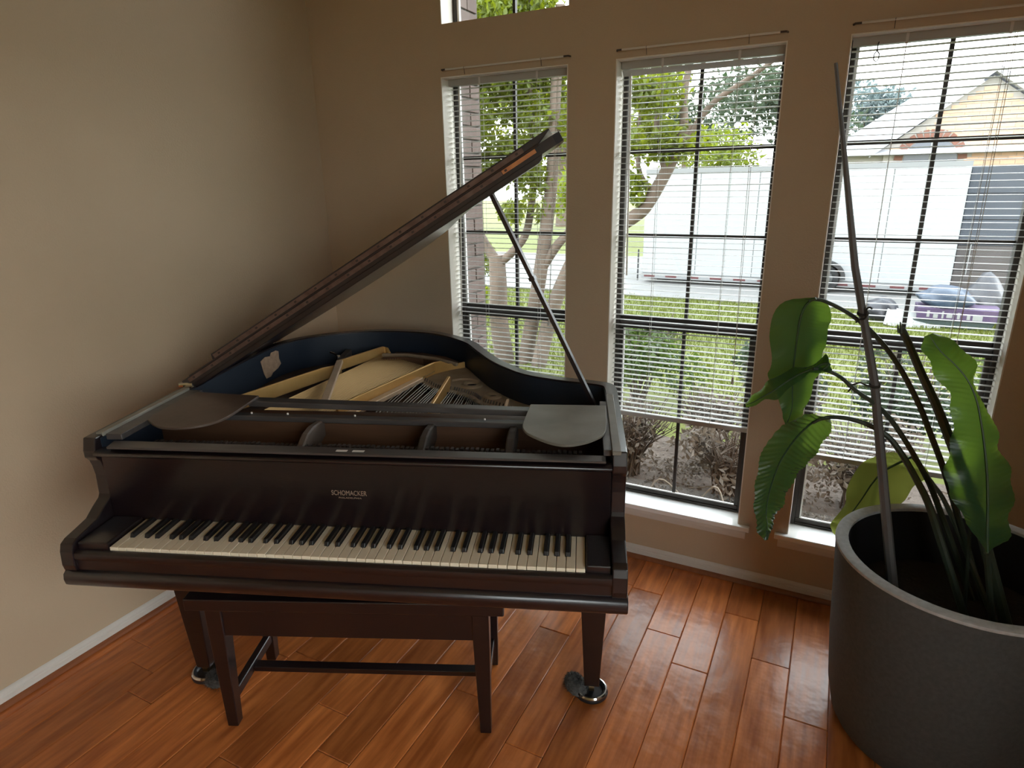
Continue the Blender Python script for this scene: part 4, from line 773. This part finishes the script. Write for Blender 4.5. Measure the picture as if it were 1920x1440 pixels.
for x in (.02,.66):
    w = tp('wheel', MB().lathe([(.10,-.09),(.21,-.09),(.232,-.05),(.232,.05),(.21,.09),(.10,.09)], 28), TYRE, smooth=True); w.rotation_euler = (math.pi/2,0,0); w.location = (x,-.04,.245)
    h = ob('hub', MB().lathe([(.13,0),(.12,.02),(.05,.03),(.01,.035)], 20), RIMM, w, smooth=True); h.location = (0,0,.085)
    for q in range(6):
        s = ob('spoke', MB().bx(.03,.125,-.018,.018,.02,.034), RIMM, w); s.location = (0,0,.085); s.rotation_euler = (0,0,q*math.pi/3)
fen = [(math.cos(a)*.31+.66, math.sin(a)*.29+.245) for a in [i*math.pi/14 for i in range(15)]]
fin = [(math.cos(a)*.255+.66, math.sin(a)*.24+.245) for a in [i*math.pi/14 for i in range(14,-1,-1)]]
tp('fender', MB().prism(fen+fin, 'y', -.17, .0), DARKU)
RD = tp('ramp_door', MB().bx(2.45,4.0,.30,.42,.02,1.96), DARKU)
for i in range(5): tp('ramp_board', MB().bx(2.46,3.99,.285,.30,.03+i*.384,.03+i*.384+.374), BROWNG if i < 2 else BLUEG, RD, bevel=.004)
tp('ramp_strap', MB().bx(2.62,2.635,.268,.285,.35,.85), FOAM, RD)
# neighbouring house
HS = tag(empty('neighbour_house', (4.6,20.5,GZ)), 'pale brick house with gable and arched window across the street', 'house')
def hp_(nm, mb, m, parent=HS, **k): return ob(nm, mb, m, parent, **k)
hp_('wall', MB().bx(-3.4,7,.12,7,0,2.45), MORTAR); hp_('roof', MB().add([(-3.9,-.3,2.4),(7.5,-.3,2.4),(7.5,7.4,2.4),(-3.9,7.4,2.4),(-1.2,3.5,4.4),(5.5,3.5,4.4)], [(0,1,5,4),(1,2,5),(2,3,4,5),(3,0,4),(3,2,1,0)]), ROOF)
G = hp_('gable', MB().prism([(-2.2,0),(2.3,0),(2.3,2.6),(.0,4.25),(-2.2,2.6)], 'y', 0, .11), MORTAR)
hp_('gable_roof', MB().prism([(-2.55,2.35),(.0,4.32),(2.65,2.35),(2.65,2.50),(.0,4.50),(-2.55,2.50)], 'y', -.25, 1.6), ROOF)
k = 0
hb = MB().bx(0,.31,-.012,0,.006,.094).mesh('brick', BRICK)
for row in range(42):
    z = row*.10
    for c in range(-8, 8):
        x = c*.32 + (.16 if row % 2 else 0); lim = 2.45 if z < 2.35 else 0
        if x < -2.19 or x+.31 > 2.29: continue
        if z > 2.5:
            hw = (4.15-z)/1.65*2.2
            if x < -hw or x+.31 > hw: continue
        if math.hypot((x+.155+1.1)/.88, (z+.05-2.25)/.80) < 1 or (abs(x+1.255) < .80 and z < 2.25): continue
        if z < 1.6: continue
        o = ob('brick', hb, parent=G); o.location = (x, 0, z)
arc = [(-1.1+math.cos(a)*.62, 2.25+math.sin(a)*.56) for a in [i*math.pi/12 for i in range(13)]]
wn = hp_('arched_window', MB().prism([(-1.72,.9),(-.48,.9)] + arc, 'y', -.02, -.004), ARCHG)
ob('mullion', MB().bx(-1.12,-1.08,-.035,-.02,.9,2.8), FOAM, wn)
for i in range(15):
    a = math.pi*(i+.5)/15; o = hp_('arch_brick', MB().bx(-.06,.06,-.03,0,0,.2), REDB); o.location = (-1.1+math.cos(a)*.64, -.001, 2.25+math.sin(a)*.58); o.rotation_euler = (0, math.pi/2-a, 0)
# things left by the kerb
e = tag(ob('teal_tray', MB().prism([(0,0),(.78,0),(.82,.10),(-.04,.10)], 'y', 0, .4), TEAL, bevel=.01), 'low teal tray on the lawn underneath the purple carton', 'tray'); e.location = (2.58,8.55,GZ)
e = tag(ob('purple_carton', MB().bx(0,.88,0,.42,0,.15), PURP, bevel=.006), 'purple carton with white squares lying on the kerb-side lawn', 'carton'); e.location = (2.58,8.53,GZ+.102)
for x, w, z, h in ((.10,.03,.06,.09),(.17,.05,.05,.06),(.26,.02,.05,.10),(.31,.06,.06,.06),(.42,.03,.05,.09),(.52,.035,.05,.07),(.58,.10,.045,.075)):
    ob('printed_square', MB().bx(x,x+w,-.002,0,z-.025,z+h-.035), FOAM, e)
e = tag(ob('foam_board', MB().bx(0,.62,0,.02,0,.30), FOAM, bevel=.003), 'white foam board leaning against the purple carton', 'board'); e.location = (2.22,8.42,GZ+.03); e.rotation_euler = (math.radians(-48), math.radians(12), 0)
def lump(name, c, s, m, label, cat, sd):
    r = random.Random(sd); bm = bmesh.new(); bmesh.ops.create_icosphere(bm, subdivisions=3, radius=1)
    ph = [r.uniform(0,6) for _ in range(6)]
    for v in bm.verts:
        k = 1 + .14*math.sin(3*v.co.x+ph[0]) + .12*math.sin(4*v.co.y+ph[1]) + .10*math.sin(6*v.co.z+5*v.co.x+ph[2])
        v.co *= k
        v.co.z = max(v.co.z, -.55)
        v.co = Vector((v.co.x*s[0], v.co.y*s[1], (v.co.z+.55)*s[2]))
    for f in bm.faces: f.smooth = True
    me = bpy.data.meshes.new(name); bm.to_mesh(me); bm.free(); me.materials.append(m)
    o = bpy.data.objects.new(name, me); COL.objects.link(o); o.location = c; return tag(o, label, cat)
lump('blue_tarp', (2.86,8.74,GZ+.256), (.36,.20,.16), TARP, 'crumpled blue tarp heaped on the purple carton', 'tarp', 1)
lump('dark_bag', (3.36,9.22,GZ+.01), (.26,.24,.34), BAG, 'dark blue bag standing behind the purple carton', 'bag', 4)
lump('grey_bag', (2.20,8.78,GZ), (.18,.18,.22), BAG, 'small grey bag behind the white foam board', 'bag', 6)
